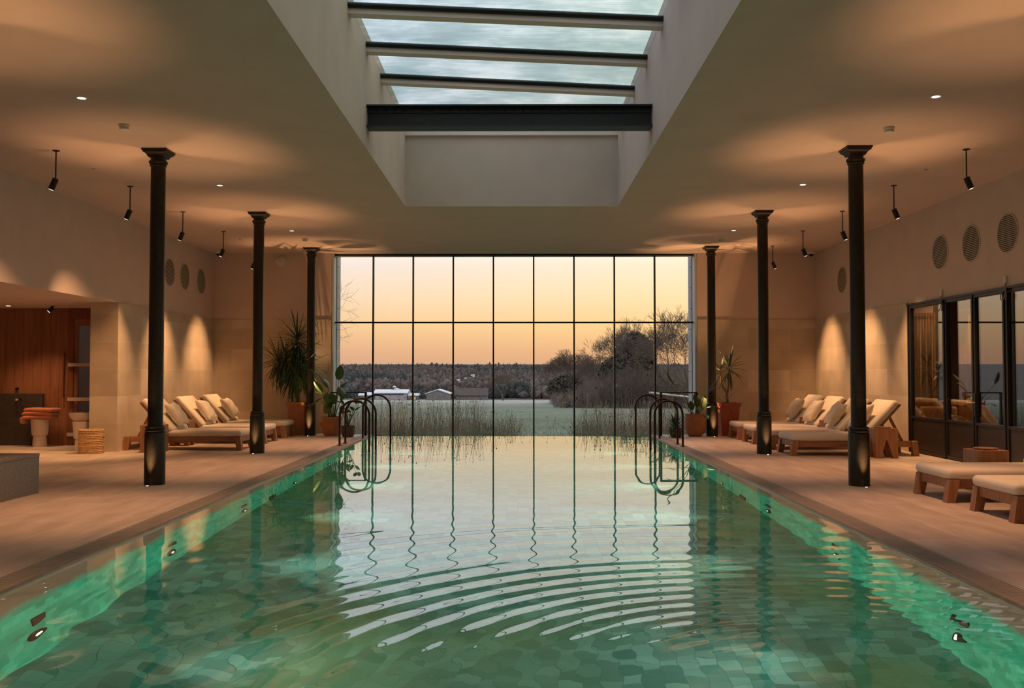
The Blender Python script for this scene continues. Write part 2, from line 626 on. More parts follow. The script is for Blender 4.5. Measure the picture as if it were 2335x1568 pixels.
m = MB(); m.box(.17, .88, .02, .03, .14, 2.08)
m.build('pane', M_GLASSD, d1)
for z in (.19, .80, 1.40):
    m = MB(); m.box(.03, .92, -.075, -.045, z - .03, z + .03); m.box(.08, .11, -.05, 0, z - .015, z + .015); m.box(.85, .88, -.05, 0, z - .015, z + .015)
    m.build('push_bar', M_METALB, d1)
m = MB(); m.box(-.07, -.045, -.07, -.045, .82, 1.62); m.box(-.07, -.045, -.045, .0, .86, .885); m.box(-.07, -.045, -.045, .0, 1.56, 1.585)
m.build('pull_handle', M_WOODD, d1)

# the pool shell
m = MB()
m.box(PXL - .2, PXL, PYN, PYF, ZP, -.035)
m.box(PXR, PXR + .2, PYN, PYF, ZP, -.035)
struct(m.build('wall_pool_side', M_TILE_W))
m = MB()
m.box(PXL - .2, PXR + .2, PYF, PYF + .16, ZP - .2, ZW - .012)
struct(m.build('wall_pool_far', M_TILE_X))
m = MB()
m.box(PXL - .2, PXR + .2, PYN - .2, PYN, ZP - .2, ZW + .015)
struct(m.build('wall_pool_near', M_TILE_X))
m = MB()
m.box(PXL - .2, PXR + .2, PYN, PYF, ZP - .2, ZP)
struct(m.build('floor_pool', M_TILE_F))
m = MB()
m.box(PXL - .022, PXL, PYN, PYF + .16, -.034, .0)
m.box(PXR, PXR + .022, PYN, PYF + .16, -.034, .0)
struct(m.build('trim_pool', simple('wet_stone_lip', (.30, .18, .125), .5, noise=.12, nscale=8)))
m = MB()
m.box(PXL - GR - .02, PXL - .02, PYN, 19.3, -.2, -.1)
m.box(PXR + .02, PXR + GR + .02, PYN, 19.3, -.2, -.1)
m.box(WXL - .02, WXR + .02, PYF + .16, YB + .5, -.9, -.6)
struct(m.build('floor_drain', M_DARK))
for sx, lab in ((-1, 'narrow slotted drain grating along the alcove side of the pool'), (1, 'narrow slotted drain grating along the glass-door side of the pool')):
    m = MB()
    a = PXL - GR - .008 if sx < 0 else PXR + .026
    b = a + GR - .018
    m.box(a, a + .012, PYN, 19.3, -.035, -.001); m.box(b - .012, b, PYN, 19.3, -.035, -.001)
    y = PYN
    while y < 19.25:
        st = .024 if y < 11 else .03
        m.box(a + .012, b - .012, y, y + st * .66, -.03, -.002)
        y += st
    tag(m.build('drain_grating', M_GRATE, fix=False), lab, 'drain')

# water: a fine grid with real ripples
xs = np.linspace(PXL, PXR, 165)
ys = [PYN]
while ys[-1] < PYF - .02:
    y = ys[-1]
    ys.append(y + (.05 if y < 3 else .018 if y < 7 else .03 if y < 9.5 else .06 if y < 12 else .12))
ys[-1] = PYF + .02
ys = np.array(ys)
X, Y = np.meshgrid(xs, ys)
cxr, cyr = 1.72, 3.15
rr = np.linspace(0, 20, 8001)
lam = np.clip(.215 + .115 * (rr - 2.7), .15, .62)
ph = np.concatenate([[0], np.cumsum(2 * PI / lam[1:] * np.diff(rr))])
R_ = np.hypot(X - cxr, Y - cyr)
# the rings are a little irregular
R_ = R_ + .05 * np.sin(1.9 * X + .7 * Y) + .03 * np.sin(3.1 * Y - 1.3 * X + 1)
PHI = np.interp(R_, rr, ph)
LAM = np.interp(R_, rr, lam)
slope = .055 * np.exp(-((R_ - 2.7) / 1.15) ** 2) + .016 * np.exp(-((R_ - 4.0) / 1.1) ** 2) + .0075 * np.exp(-((R_ - 5.2) / 1.3) ** 2)
slope *= np.clip((X + 3.2) / 1.6, .15, 1)
Z = slope * LAM / (2 * PI) * np.sin(PHI)
R2 = np.hypot(X - 4.6, Y - 2.2)
s2 = .035 * np.exp(-((X - 2.5) / .9) ** 2) * np.exp(-((Y - 4.9) / 1.5) ** 2)
Z += s2 * .16 / (2 * PI) * np.sin(2 * PI * R2 / .16 + .8 * np.sin(3 * X))
Z += .010 * .4 / (2 * PI) * np.sin(2 * PI * (Y * .93 + X * .36) / .42) * np.exp(-((Y - 3.6) / 2.0) ** 2)
Z += .007 * .3 / (2 * PI) * np.sin(2 * PI * (Y * .75 - X * .66) / .31 + 1.0) * np.exp(-((Y - 4.2) / 2.2) ** 2)
Z += .0008 * .9 / (2 * PI) * np.sin(2 * PI * (Y + .12 * X) / .9)
ny, nx = X.shape
vv = np.stack([X.ravel(), Y.ravel(), ZW + Z.ravel()], 1)
idx = np.arange(ny * nx).reshape(ny, nx)
ff = np.stack([idx[:-1, :-1].ravel(), idx[:-1, 1:].ravel(), idx[1:, 1:].ravel(), idx[1:, :-1].ravel()], 1)
m = MB()
m.add(vv.tolist(), ff.tolist(), True)
mw, nt, b = mat('pool_water')
b.inputs['Base Color'].default_value = (.93, 1.0, .97, 1)
b.inputs['Roughness'].default_value = 0
b.inputs['IOR'].default_value = 1.333
b.inputs['Transmission Weight'].default_value = 1
tag(m.build('pool_water', mw, fix=False, angle=180), 'clear green water filling the long pool, rippled near the viewer', 'water', kind='stuff')

# ------------------------------------------------------------------ big window
w1 = thing('window_1', None, None)
w1['kind'] = 'structure'
m = MB()
m.box(WXL, WXL + .045, YB + .02, YG + .08, -.5, ZC); m.box(WXR - .045, WXR, YB + .02, YG + .08, -.5, ZC)
m.box(WXL, WXR, YG - .03, YG + .06, ZC - .05, ZC); m.box(WXL, WXR, YG - .03, YG + .06, -.56, -.5)
m.build('window_frame', simple('pale_grey_frame', (.50, .50, .50), .5), w1)
mxs = [-3.074, -2.223, -1.368, -.513, .346, 1.204, 2.062, 2.92]
for x in mxs:
    m = MB(); m.box(x - .015, x + .015, YG - .05, YG + .05, -.5, ZC - .02)
    m.build('mullion', M_BLACK, w1)
m = MB(); m.box(WXL + .03, WXR - .03, YG - .035, YG + .035, 2.318, 2.348)
m.build('transom', M_BLACK, w1)
m = MB(); m.box(WXL + .02, WXR - .02, YG - .06, YG + .05, ZC - .035, ZC - .001)
m.build('head_bar', M_BLACK, w1)
ed = [WXL + .045] + mxs + [WXR - .045]
for a, b_ in zip(ed[:-1], ed[1:]):
    for z0, z1 in ((-.5, 2.32), (2.345, ZC - .03)):
        m = MB(); m.box(a, b_, YG - .006, YG + .006, z0, z1)
        m.build('pane', M_GLASS, w1)
m = MB()
for s, x in ((1, WXL), (-1, WXR)):                       # rough stone reveal outside
    xa, xb = sorted((x, x - s * .28))
    z = -.5
    while z < ZC:
        m.box(xa, x + s * .06 if s > 0 else xb, YG + .12, YG + .5, z, z + .44) if s > 0 else m.box(x - .06, xb, YG + .12, YG + .5, z, z + .44)
        z += .45
struct(m.build('trim_window', simple('outer_stone_quoin', (.42, .42, .42), .9, noise=.15, nscale=8)))

# ------------------------------------------------------------------ rooflight glazing
r1 = thing('window_2', None, None)
r1['kind'] = 'structure'
mg = bpy.data.materials.new('wet_roof_glass')
mg.use_nodes = True
nt = mg.node_tree
nt.nodes.remove(nt.nodes['Principled BSDF'])
tc = node(nt, 'ShaderNodeTexCoord')
mp = node(nt, 'ShaderNodeMapping')
mp.inputs['Scale'].default_value = (1.2, 14, 1)
nt.links.new(tc.outputs['Object'], mp.inputs[0])
nz = node(nt, 'ShaderNodeTexNoise')
nz.inputs['Scale'].default_value = 2.2
nz.inputs['Detail'].default_value = 7
nz.inputs['Roughness'].default_value = .7
nz.inputs['Distortion'].default_value = .5
nt.links.new(mp.outputs[0], nz.inputs['Vector'])
nlo = node(nt, 'ShaderNodeTexNoise')
nlo.inputs['Scale'].default_value = 1.1
nt.links.new(tc.outputs['Object'], nlo.inputs['Vector'])
ad = node(nt, 'ShaderNodeMath', operation='MULTIPLY_ADD')
ad.inputs[1].default_value = .7
ad.inputs[2].default_value = -.32
nt.links.new(nlo.outputs['Fac'], ad.inputs[0])
ad2 = node(nt, 'ShaderNodeMath', operation='ADD')
nt.links.new(nz.outputs['Fac'], ad2.inputs[0])
nt.links.new(ad.outputs[0], ad2.inputs[1])
rr_ = node(nt, 'ShaderNodeValToRGB')
ramp(rr_, [(.40, (.66, .75, .75)), (.56, (.78, .86, .855)), (.68, (.97, 1, 1))])
nt.links.new(ad2.outputs[0], rr_.inputs[0])
tr = node(nt, 'ShaderNodeBsdfTransparent')
nt.links.new(rr_.outputs[0], tr.inputs[0])
gl = node(nt, 'ShaderNodeBsdfGlossy')
gl.inputs['Roughness'].default_value = .1
fr = two_sided_fresnel(nt, 1.5)
mx = node(nt, 'ShaderNodeMixShader')
nt.links.new(fr.outputs[0], mx.inputs[0]); nt.links.new(tr.outputs[0], mx.inputs[1]); nt.links.new(gl.outputs[0], mx.inputs[2])
nt.links.new(mx.outputs[0], nt.nodes['Material Output'].inputs[0])
bars = []
for k in range(-5, 3):                                   # rafters run a little askew across the opening
    yl, yr = 11.65 + 1.13 * (k - 1) + .0, 12.177 + 1.2 * (k - 1)
    if k == 2: yl, yr = 13.0, 13.6
    bars.append((yl, yr))
M_RAFTER = simple('painted_rafter', (.78, .63, .57), .7)
for yl, yr in bars:
    if yl < SYN: continue
    m = MB()
    m.hexa([(SXL, yl, ZS - .0), (SXR, yr, ZS - .0), (SXR, yr + .13, ZS - .0), (SXL, yl + .13, ZS - .0)],
           [(SXL, yl, ZS + .108), (SXR, yr, ZS + .108), (SXR, yr + .13, ZS + .108), (SXL, yl + .13, ZS + .108)])
    m.build('rafter', M_RAFTER, r1)
    m = MB()
    m.tube([(SXL, yl - .018, ZS + .078), (SXR, yr - .018, ZS + .078)], .030, 10)
    m.build('blind_roll', M_BLACK, r1)
ybs = [(SYN, SYN)] + bars + [(SYF, SYF)]
ybs = sorted([q for q in ybs if q[0] >= SYN])
for (a, a2), (b_, b2) in zip(ybs[:-1], ybs[1:]):
    b2 = min(b2, SYF)
    m = MB()
    m.hexa([(SXL, a + .02, ZS + .11), (SXR, min(a2 + .02, SYF), ZS + .11), (SXR, b2, ZS + .11), (SXL, b_, ZS + .11)],
           [(SXL, a + .02, ZS + .125), (SXR, min(a2 + .02, SYF), ZS + .125), (SXR, b2, ZS + .125), (SXL, b_, ZS + .125)])
    m.build('pane', mg, r1)

m = MB(); m.box(SXL, SXR, SYF - .06, SYF, ZS - .015, ZS + .11)
m.build('end_frame', M_RAFTER, r1)

# riveted steel beam across the rooflight shaft
bm_ = thing('riveted_steel_beam', 'black riveted steel beam spanning the rooflight shaft', 'beam', (0, 10.66, 4.035))
m = MB(); m.box(SXL - .01, SXR + .01, -.115, .115, 0, .018)
m.build('lower_flange', M_STEEL, bm_)
m = MB(); m.box(SXL - .01, SXR + .01, -.115, .115, .232, .25)
m.build('upper_flange', M_STEEL, bm_)
m = MB(); m.box(SXL - .01, SXR + .01, -.012, .012, .018, .232)
m.box(SXL - .01, SXR + .01, -.03, .03, .175, .232); m.box(SXL - .01, SXR + .01, -.03, .03, .018, .06)
wb_ = m.build('web', M_STEEL, bm_)
for z in (.205, .04):
    m = MB()
    for k in range(30):
        x = SXL + .11 + k * (SXR - SXL - .22) / 29
        for s in (-1, 1):
            st = len(m.v)
            m.lathe([(.015, 0), (.014, .007), (.009, .012), (.001, .014)], 10)
            m.xf(Matrix.Translation((x, s * .030, z)) @ Matrix.Rotation(-PI / 2 * s, 4, 'X'), st)
    m.build('rivet_row', M_STEEL, wb_)

# ------------------------------------------------------------------ columns, each with two floor uplights
def make_column(label, loc):
    t = thing('iron_column', label, 'column', loc, 0, 'iron columns beside the pool')
    m = MB()
    m.lathe([(.114, 0), (.114, .575), (.112, .583), (.104, .588)], 40)
    m.build('pedestal', M_BRONZE2, t)
    m = MB()
    m.lathe([(.100, .586), (.110, .592), (.114, .604), (.110, .616), (.100, .620), (.100, .624), (.108, .630), (.111, .640), (.106, .650), (.095, .656), (.086, .66)], 40)
    m.build('base_ring', M_BRONZE, t)
    m = MB()
    m.lathe([(.083, .655), (.081, 3.625)], 40)
    m.build('shaft', M_BRONZE, t)
    m = MB()
    m.lathe([(.081, 3.60), (.092, 3.606), (.094, 3.614), (.089, 3.622), (.086, 3.626), (.096, 3.632), (.104, 3.645), (.104, 3.655), (.096, 3.668), (.084, 3.672), (.084, 3.70), (.090, 3.72), (.100, 3.735)], 40)
    # square abacus spreading in a cavetto
    for z0, h0, z1, h1 in ((3.70, .086, 3.73, .102), (3.73, .102, 3.75, .125)):
        m.hexa([(-h0, -h0, z0), (h0, -h0, z0), (h0, h0, z0), (-h0, h0, z0)], [(-h1, -h1, z1), (h1, -h1, z1), (h1, h1, z1), (-h1, h1, z1)])
    m.box(-.132, .132, -.132, .132, 3.75, 3.768)
    m.box(-.142, .142, -.142, .142, 3.768, ZC)
    m.build('capital', M_BRONZE, t)
    return t


def uplight(label, x, y, tx, ty, power):
    u = thing('floor_uplight', label, 'light', (x, y, 0), 0, 'uplights set in the floor at the columns')
    m = MB(); m.lathe([(.028, 0), (.028, .002), (.020, .0025)], 20)
    m.build('bezel', M_BLACK, u)
    m = MB(); m.lathe([(.015, .0025), (.010, .0045), (.002, .005)], 16)
    m.build('lens', M_LAMP, u)
    spot('uplight_beam', u, (0, 0, .02), (tx, ty, 3.6), power, 50, 1.0, WARM, .02)


col_y = {-1: (6.45, 10.66, 14.85, 19.05), 1: (6.42, 10.59, 14.76, 18.87)}
ORD = ('nearest the viewer', 'tallest in view', 'second tallest in view', 'shortest in view, by the big window')
proto = None
for sx in (-1, 1):
    side = 'alcove side' if sx < 0 else 'glass-door side'
    for k in range(4):
        x = (-4.095 if k < 3 else -4.18) if sx < 0 else (3.815, 3.815, 3.845, 3.88)[k]
        y = col_y[sx][k]
        lab = 'dark iron column on the %s of the pool, %s' % (side, ORD[k])
        if k == 0:
            lab = 'dark iron column on the %s nearest the viewer' % side
        if proto is None:
            proto = make_column(lab, (x, y, 0)); o = proto
        else:
            o = copy_tree(proto); o.location = (x, y, 0); o['label'] = lab
        dx, dy = sx * .013, -.178
        which = ('nearest', 'tallest', 'second', 'shortest')[k]
        uplight('small lit uplight in the floor before the %s column on the %s' % (which, side), x + dx, y + dy, dx * .5, dy * .5, P_UP * (1.8 if k == 3 else 1))
        uplight('small uplight hidden behind the %s column on the %s' % (which, side), x - dx, y - dy, -dx * .5, -dy * .5, P_UP * (1.8 if k == 3 else 1))

# ------------------------------------------------------------------ ceiling fittings
def downlight(x, y, label, on=True, seen=True):
    t = thing('recessed_downlight', label, 'light', (x, y, ZC), 0, 'recessed ceiling downlights')
    m = MB(); m.lathe([(.062, 0), (.062, -.004), (.048, -.005)], 28)
    m.build('trim_ring', M_WHITE, t)
    m = MB(); m.lathe([(.047, -.0045), (.030, -.0055), (.002, -.006)], 24)
    m.build('lamp_face', M_LAMPD, t)
    spot('downlight_beam', t, (0, 0, -.02), (0, 0, -3), P_DOWN, 64, 1.0, WARM2, .05)


for sx, side in ((-1, 'alcove side'), (1, 'glass-door side')):
    for k, (y, wh) in enumerate(((4.5, 'over the deck near the viewer'), (8.6, 'before the tallest column'), (12.64, 'between the tallest and second columns'), (16.7, 'between the second and shortest columns'))):
        downlight(-4.02 if sx < 0 else 3.84, y, 'lit round ceiling downlight on the %s %s' % (side, wh))

def smoke(x, y, label):
    t = thing('smoke_detector', label, 'detector', (x, y, ZC), 0, 'smoke detectors')
    m = MB(); m.lathe([(.055, 0), (.055, -.02), (.050, -.024)], 24)
    m.build('base', M_WHITE, t)
    m = MB(); m.lathe([(.044, -.024), (.044, -.034), (.048, -.036), (.046, -.052), (.034, -.058)], 24)
    m.build('sensor_dome', M_WHITE, t)
smoke(-4.02, 9.54, 'white smoke detector before the tallest column on the alcove side')
smoke(3.84, 9.69, 'white smoke detector before the tallest column on the glass-door side')
smoke(-4.01, 17.7, 'white smoke detector before the shortest column on the alcove side')
smoke(3.86, 17.8, 'white smoke detector before the shortest column on the glass-door side')
for x, y, lab in ((-5.26, 11.6, 'first pair of spotlights on the alcove side'), (-5.24, 17.7, 'last pair of spotlights on the alcove side'), (5.09, 11.7, 'first pair of spotlights on the glass-door side'), (5.1, 17.9, 'last pair of spotlights on the glass-door side')):
    m = MB(); m.lathe([(.03, 0), (.03, -.003), (.008, -.004), (.008, -.016), (.016, -.018), (.016, -.021)], 14, (x, y, ZC))
    tag(m.build('ceiling_sprinkler', simple('chrome', (.8, .75, .7), .2, 1)), 'tiny chrome sprinkler head between the ' + lab, 'sprinkler', 'ceiling sprinklers')

# pendant spotlights on rods
def pendant(x, y, sx, label, aim, power):
    t = thing('pendant_spotlight', label, 'light', (x, y, ZC), 0, 'black spotlights on ceiling rods')
    m = MB(); m.lathe([(.04, 0), (.04, -.008), (.012, -.012)], 20)
    m.build('ceiling_rose', M_BLACK, t)
    m = MB(); m.tube([(0, 0, -.008), (0, 0, -.34)], .008, 8)
    m.build('rod', M_BLACK, t)
    a = Vector((0, 0, -.33))
    d = (Vector(aim) - (Vector((x, y, ZC)) + a)).normalized()
    dv = Vector((sx * .36, -.12, -1)).normalized()
    m = MB(); m.tube([a - dv * .005, a + dv * .13], .034, 20)
    lh = m.build('lamp_head', M_BLACK, t)
    m = MB(); m.tube([a + dv * .1305, a + dv * .132], .027, 16)
    m.build('lamp_face', M_LAMPP, lh)
    p = a + dv * .15
    spot('spot_beam', t, p, p + d, power, 58, 1.0, WARM, .04)
for sx, side, x in ((-1, 'alcove side', -5.262), (1, 'glass-door side', 5.09)):
    for k, (y, wh) in enumerate(((10.65, 'first'), (12.71, 'second'), (14.73, 'third'), (16.77, 'fourth'), (18.77, 'last'))):
        xw = XL if sx < 0 else XR
        aim = (xw - sx * .12, y + .1, 1.0)
        if k < 2: aim = (xw - sx * .3, y + .1, .2) if sx > 0 else (-7.4, y + 2.0, .0)
        pendant(x, y, sx, 'black rod-hung spotlight on the %s, %s in its line from the viewer' % (side, wh), aim, P_PEND * (.5 if sx < 0 and k < 2 else 1))

# CCTV domes and the round sounder
for x, y, lab in ((-6.21, 19.5, 'alcove side'), (6.13, 19.66, 'glass-door side')):
    t = thing('dome_camera', 'small ceiling dome camera in the back corner on the ' + lab, 'camera', (x, y, ZC), 0, 'dome cameras')
    m = MB(); m.lathe([(.085, 0), (.085, -.02), (.07, -.045), (.052, -.055)], 24); m.build('base', M_WHITE, t)
    m = MB(); m.lathe([(.05, -.05), (.047, -.07), (.035, -.09), (.015, -.102), (.002, -.104)], 24); m.build('dome', M_BLACK, t)
m = MB(); m.lathe([(.112, 0), (.112, .02), (.100, .03), (.02, .034)], 36)
m.xf(Matrix.Translation((-5.0, YB - .001, 3.615)) @ Matrix.Rotation(PI / 2, 4, 'X'))
tag(m.build('round_wall_speaker', M_WHITE), 'round pale speaker disc high on the back wall', 'speaker')

# round wall vents
def vent(x, y, z, sx, label, r=.262):
    t = thing('round_vent', label, 'vent', (x, y, z), 0, 'round louvred wall vents')
    m = MB(); n = 48
    for k in range(n):
        a0, a1 = 2 * PI * k / n, 2 * PI * (k + 1) / n
        q = []
        for a in (a0, a1):
            q.append([(px_ * -sx, rr2 * math.cos(a), rr2 * math.sin(a)) for px_, rr2 in ((0, r), (.012, r), (.012, r - .016), (0, r - .016))])
        for i in range(4):
            j = (i + 1) % 4
            m.add([q[0][i], q[1][i], q[1][j], q[0][j]], [(0, 1, 2, 3)], True)
    m.build('rim', M_PLASTER, t)
    m = MB()
    m.add([(-sx * .001, (r - .01) * math.cos(2 * PI * k / n), (r - .01) * math.sin(2 * PI * k / n)) for k in range(n)], [tuple(range(n))])
    m.build('dark_backing', M_DARK, t)
    m = MB(); ns = 20
    for k in range(ns):
        zz = -r + .03 + (2 * r - .06) * k / (ns - 1)
        hw = math.sqrt(max(1e-4, (r - .014) ** 2 - zz * zz))
        m.hexa([(-sx * .002, -hw, zz - .004), (-sx * .012, -hw, zz - .009), (-sx * .012, hw, zz - .009), (-sx * .002, hw, zz - .004)],
               [(-sx * .002, -hw, zz + .009), (-sx * .012, -hw, zz + .004), (-sx * .012, hw, zz + .004), (-sx * .002, hw, zz + .009)])
    m.build('louvre', M_VENT, t)
vent(XR, 12.07, 3.045, 1, 'round louvred vent above the glass doors, biggest and nearest of three')
vent(XR, 13.04, 3.045, 1, 'round louvred vent above the glass doors, middle of three')
vent(XR, 14.0, 3.045, 1, 'round louvred vent above the glass doors, farthest of three')
vent(XR, 18.24, 3.055, 1, 'round louvred vent alone above the loungers on the glass-door side')
vent(XL, 17.33, 3.115, -1, 'round louvred vent half behind the tallest column on the alcove side')
vent(XL, 18.13, 3.115, -1, 'round louvred vent, middle of three on the alcove side wall')
vent(XL, 19.07, 3.115, -1, 'round louvred vent nearest the back corner on the alcove side')

# ------------------------------------------------------------------ glazed doors into the lounge
posts = [15.13, 13.87, 13.0, 12.16, 10.9, 10.05, 9.2, 7.94, 6.05]
M_DFRAME = simple('black_door_frame', (.018, .016, .015), .4, .2)
M_DPANEL = simple('black_door_panel', (.028, .022, .018), .35, .1, noise=.2, nscale=4)
for k, (ya, yb) in enumerate(zip(posts[:-1], posts[1:])):
    leaf = k in (1, 2, 4, 5)
    o = thing('door_%d' % (k + 2) if leaf else 'window_%d' % (k + 3), None, None, (XR, 0, 0))
    o['kind'] = 'structure'
    wd = .045 if leaf else .055
    m = MB()
    y0, y1 = yb + .012, ya - .012
    m.box(-.02, .05, y0, y0 + wd, .012, 2.33); m.box(-.02, .05, y1 - wd, y1, .012, 2.33)
    m.box(-.02, .05, y0 + wd, y1 - wd, 2.285, 2.33); m.box(-.02, .05, y0 + wd, y1 - wd, .54, .575); m.box(-.02, .05, y0 + wd, y1 - wd, .012, .06)
    fr_ = m.build('frame', M_DFRAME, o, bevel=.004)
    m = MB(); m.box(0, .03, y0 + wd, y1 - wd, .06, .54); m.build('panel', M_DPANEL, o)
    m = MB(); m.box(.01, .022, y0 + wd, y1 - wd, .575, 2.285); m.build('pane', M_GLASSD, o)
    if k == 2:
        m = MB(); m.box(-.032, -.02, y1 - .05, y1 - .008, .66, .98); lp_ = m.build('lock_plate', M_BLACK, o)
        m = MB(); m.tube([(-.02, y1 - .03, .85), (-.075, y1 - .03, .85), (-.08, y1 + .02, .85), (-.08, y1 + .10, .85)], .010, 10); m.build('lever_handle', M_METALB, lp_)
m = MB()
for y in posts:
    m.box(XR - .035, XR + .06, y - .014, y + .014, 0, 2.345)
m.box(XR - .03, XR + .06, 6.0, 15.2, 2.33, 2.362)
struct(m.build('trim_doors', M_DFRAME))
for y, z, lab in ((13.95, 2.44, 'over the post nearer the loungers'), (12.12, 2.455, 'over the post beyond the lever handle')):
    t = thing('door_contact_box', 'small white box with looped cable on the wall ' + lab, 'box', (XR, y, z), 0, 'cable boxes above the doors')
    m = MB(); m.box(-.03, 0, -.03, .03, -.045, .045); m.build('housing', M_WHITE, t, bevel=.004)
    m = MB(); m.tube([(-.015, 0, -.045), (-.018, .01, -.09), (-.03, .04, -.14), (-.045, .075, -.20), (-.045, .07, -.25), (-.045, .03, -.27), (-.045, -.01, -.24), (-.045, -.06, -.16), (-.045, -.07, -.20), (-.045, -.06, -.27)], .006, 6)
    m.build('cable', simple('grey_cable', (.25, .22, .2), .5), t)
    m = MB(); m.box(-.06, -.036, -.10, .10, -.16, -.115); m.build('door_closer', M_DFRAME, t)

# lounge behind the glass
LX = 10.4
m = MB()
m.box(LX, LX + .1, 5.5, 18.7, 0, 2.7); m.box(XR + .41, LX, 18.6, 18.7, 0, 2.7); m.box(XR + .41, LX, 5.4, 5.5, 0, 2.7)
struct(m.build('wall_lounge', M_BROWN))
m = MB(); m.box(XR + .41, LX, 5.5, 18.6, 2.6, 2.7)
struct(m.build('ceiling_lounge', M_BROWN))


def curtain(y0, y1, x, label):
    m = MB(); n = 60
    vs, fs = [], []
    for i in range(n + 1):
        y = y0 + (y1 - y0) * i / n
        dx = .035 * math.sin(i * 1.25) + .012 * math.sin(i * .5)
        vs += [(x + dx, y, .03), (x + dx * .8, y, 2.25)]
    for i in range(n):
        fs.append((2 * i, 2 * i + 2, 2 * i + 3, 2 * i + 1))
    m.add(vs, fs, True)
    o = m.build('curtain', M_CURTAIN)
    md = o.modifiers.new('cloth_thickness', 'SOLIDIFY'); md.thickness = .004
    tag(o, label, 'curtain', 'lounge curtains')
curtain(14.45, 14.8, 6.95, 'dark narrow curtain behind the glass door with the lever handle')
m = MB(); vs, fs = [], []
for i in range(41):
    x = 6.36 + .33 * i / 40
    dy = .03 * math.sin(i * 1.15) + .01 * math.sin(i * .5)
    vs += [(x, 15.10 + dy, .03), (x, 15.10 + dy * .8, 2.22)]
m.add(vs, [(2 * i, 2 * i + 2, 2 * i + 3, 2 * i + 1) for i in range(40)], True)
o = m.build('curtain', M_CURTAIN)
md = o.modifiers.new('cloth_thickness', 'SOLIDIFY'); md.thickness = .004
tag(o, 'ochre curtain behind the first glazed bay beside the stone wall', 'curtain', 'lounge curtains')
t = thing('lounge_bench', 'upholstered bench with woven backrest seen through the first glazed bay', 'bench', (6.36, 14.38, 0))
m = MB(); m.box(0, .55, .05, .62, .0, .34); m.build('base', M_WOODD, t)
m = MB(); m.box(0, .56, .0, .64, .34, .46); m.build('seat', M_UPHOL, t, bevel=.03, segs=3)
m = MB(); m.box(.0, .56, .50, .64, .462, .73); m.build('backrest', M_UPHOL, t, bevel=.04, segs=3)
t = thing('lounge_ottoman', 'low upholstered seat with a slanted top, behind the glass door with the handle', 'seat', (6.42, 13.72, 0))
m = MB(); m.hexa([(0, 0, 0), (.36, 0, 0), (.36, .5, 0), (0, .5, 0)], [(.02, .05, .64), (.34, .1, .48), (.34, .48, .48), (.02, .48, .64)]); m.build('seat', M_UPHOL, t, bevel=.03, segs=3)
spot('lounge_lamp', None, (7.4, 14.4, 2.5), (6.9, 15.4, .8), P_LOUNGE, 110, .8, WARM, .1)
spot('lounge_lamp', None, (XR + 1.6, 11.0, 2.5), (XR + 1.2, 11.0, .8), P_LOUNGE * .35, 110, .8, WARM, .1)


# ------------------------------------------------------------------ sun loungers
LW = .78


def rounded_box(x0, x1, y0, y1, z0, z1, r, segs=4):
    bm = bmesh.new()
    bmesh.ops.create_cube(bm, size=1)
    for v in bm.verts:
        v.co = Vector((x0 + (v.co.x + .5) * (x1 - x0), y0 + (v.co.y + .5) * (y1 - y0), z0 + (v.co.z + .5) * (z1 - z0)))
    bmesh.ops.bevel(bm, geom=bm.edges[:], offset=r, segments=segs, profile=.5, affect='EDGES')
    bm.verts.index_update()
    vs = [tuple(v.co) for v in bm.verts]
    fs = [tuple(v.index for v in f.verts) for f in bm.faces]
    bm.free()
    return vs, fs


def make_lounger(label, group):
    """Foot end at local x=0, head towards +x, near side at y=0."""
    t = thing('sun_lounger', label, 'sun lounger', (0, 0, 0), 0, group)
    HX, ANG = 1.17, math.radians(48)
    for y0 in (.03, LW - .085):
        m = MB(); m.box(.07, 1.84, y0, y0 + .055, .135, .225)
        m.build('side_rail', M_TEAK, t, bevel=.004)
    for nm, q in (('end_rail', (.02, .075, .09, LW - .09, .135, .225)), ('end_rail', (1.80, 1.86, .09, LW - .09, .135, .215)), ('cross_rail', (HX - .03, HX + .03, .086, LW - .086, .14, .194))):
        m = MB(); m.box(*q); m.build(nm, M_TEAKZ, t, bevel=.004)
    for xx, sx in ((.0, -1), (1.79, 1)):
        for y0, y1 in ((0.0, .095), (LW - .095, LW)):
            m = MB()
            sp = .035 * sx
            m.hexa([(xx + sp + .0, y0, 0), (xx + sp + .085, y0, 0), (xx + sp + .085, y1, 0), (xx + sp, y1, 0)],
                   [(xx, y0, .225), (xx + .10, y0, .225), (xx + .10, y1, .225), (xx, y1, .225)])
            m.build('leg', M_TEAKZ, t, bevel=.004)
    m = MB()
    for k in range(9):
        x = .10 + k * .118
        m.box(x, x + .085, .085, LW - .085, .195, .222)
    m.build('slats', M_TEAK, t)
    m = MB()
    vs, fs = rounded_box(-.015, HX + .02, .0, LW, .225, .325, .042)
    m.add(vs, fs, True); m.build('seat_cushion', M_FABRIC, t, angle=70)
    Mx = Matrix.Translation((HX, 0, .235)) @ Matrix.Rotation(-ANG, 4, 'Y')
    m = MB()
    m.box(0, .72, .03, LW - .03, -.005, .03); m.xf(Mx)
    m.build('backrest', M_TEAK, t, bevel=.004)
    m = MB()
    vs, fs = rounded_box(.02, .72, .0, LW, .032, .13, .042)
    m.add(vs, fs, True); m.xf(Mx)
    m.build('back_cushion', M_FABRIC, t, angle=70)
    e = Mx @ Vector((.5, 0, 0))
    for y in (.12, LW - .16):
        m = MB(); m.hexa([(1.72, y, .14), (1.76, y, .14), (1.76, y + .04, .14), (1.72, y + .04, .14)], [(e.x - .02, y, e.z), (e.x + .02, y, e.z), (e.x + .02, y + .04, e.z), (e.x - .02, y + .04, e.z)])
        m.build('back_prop', M_TEAK, t)
    return t


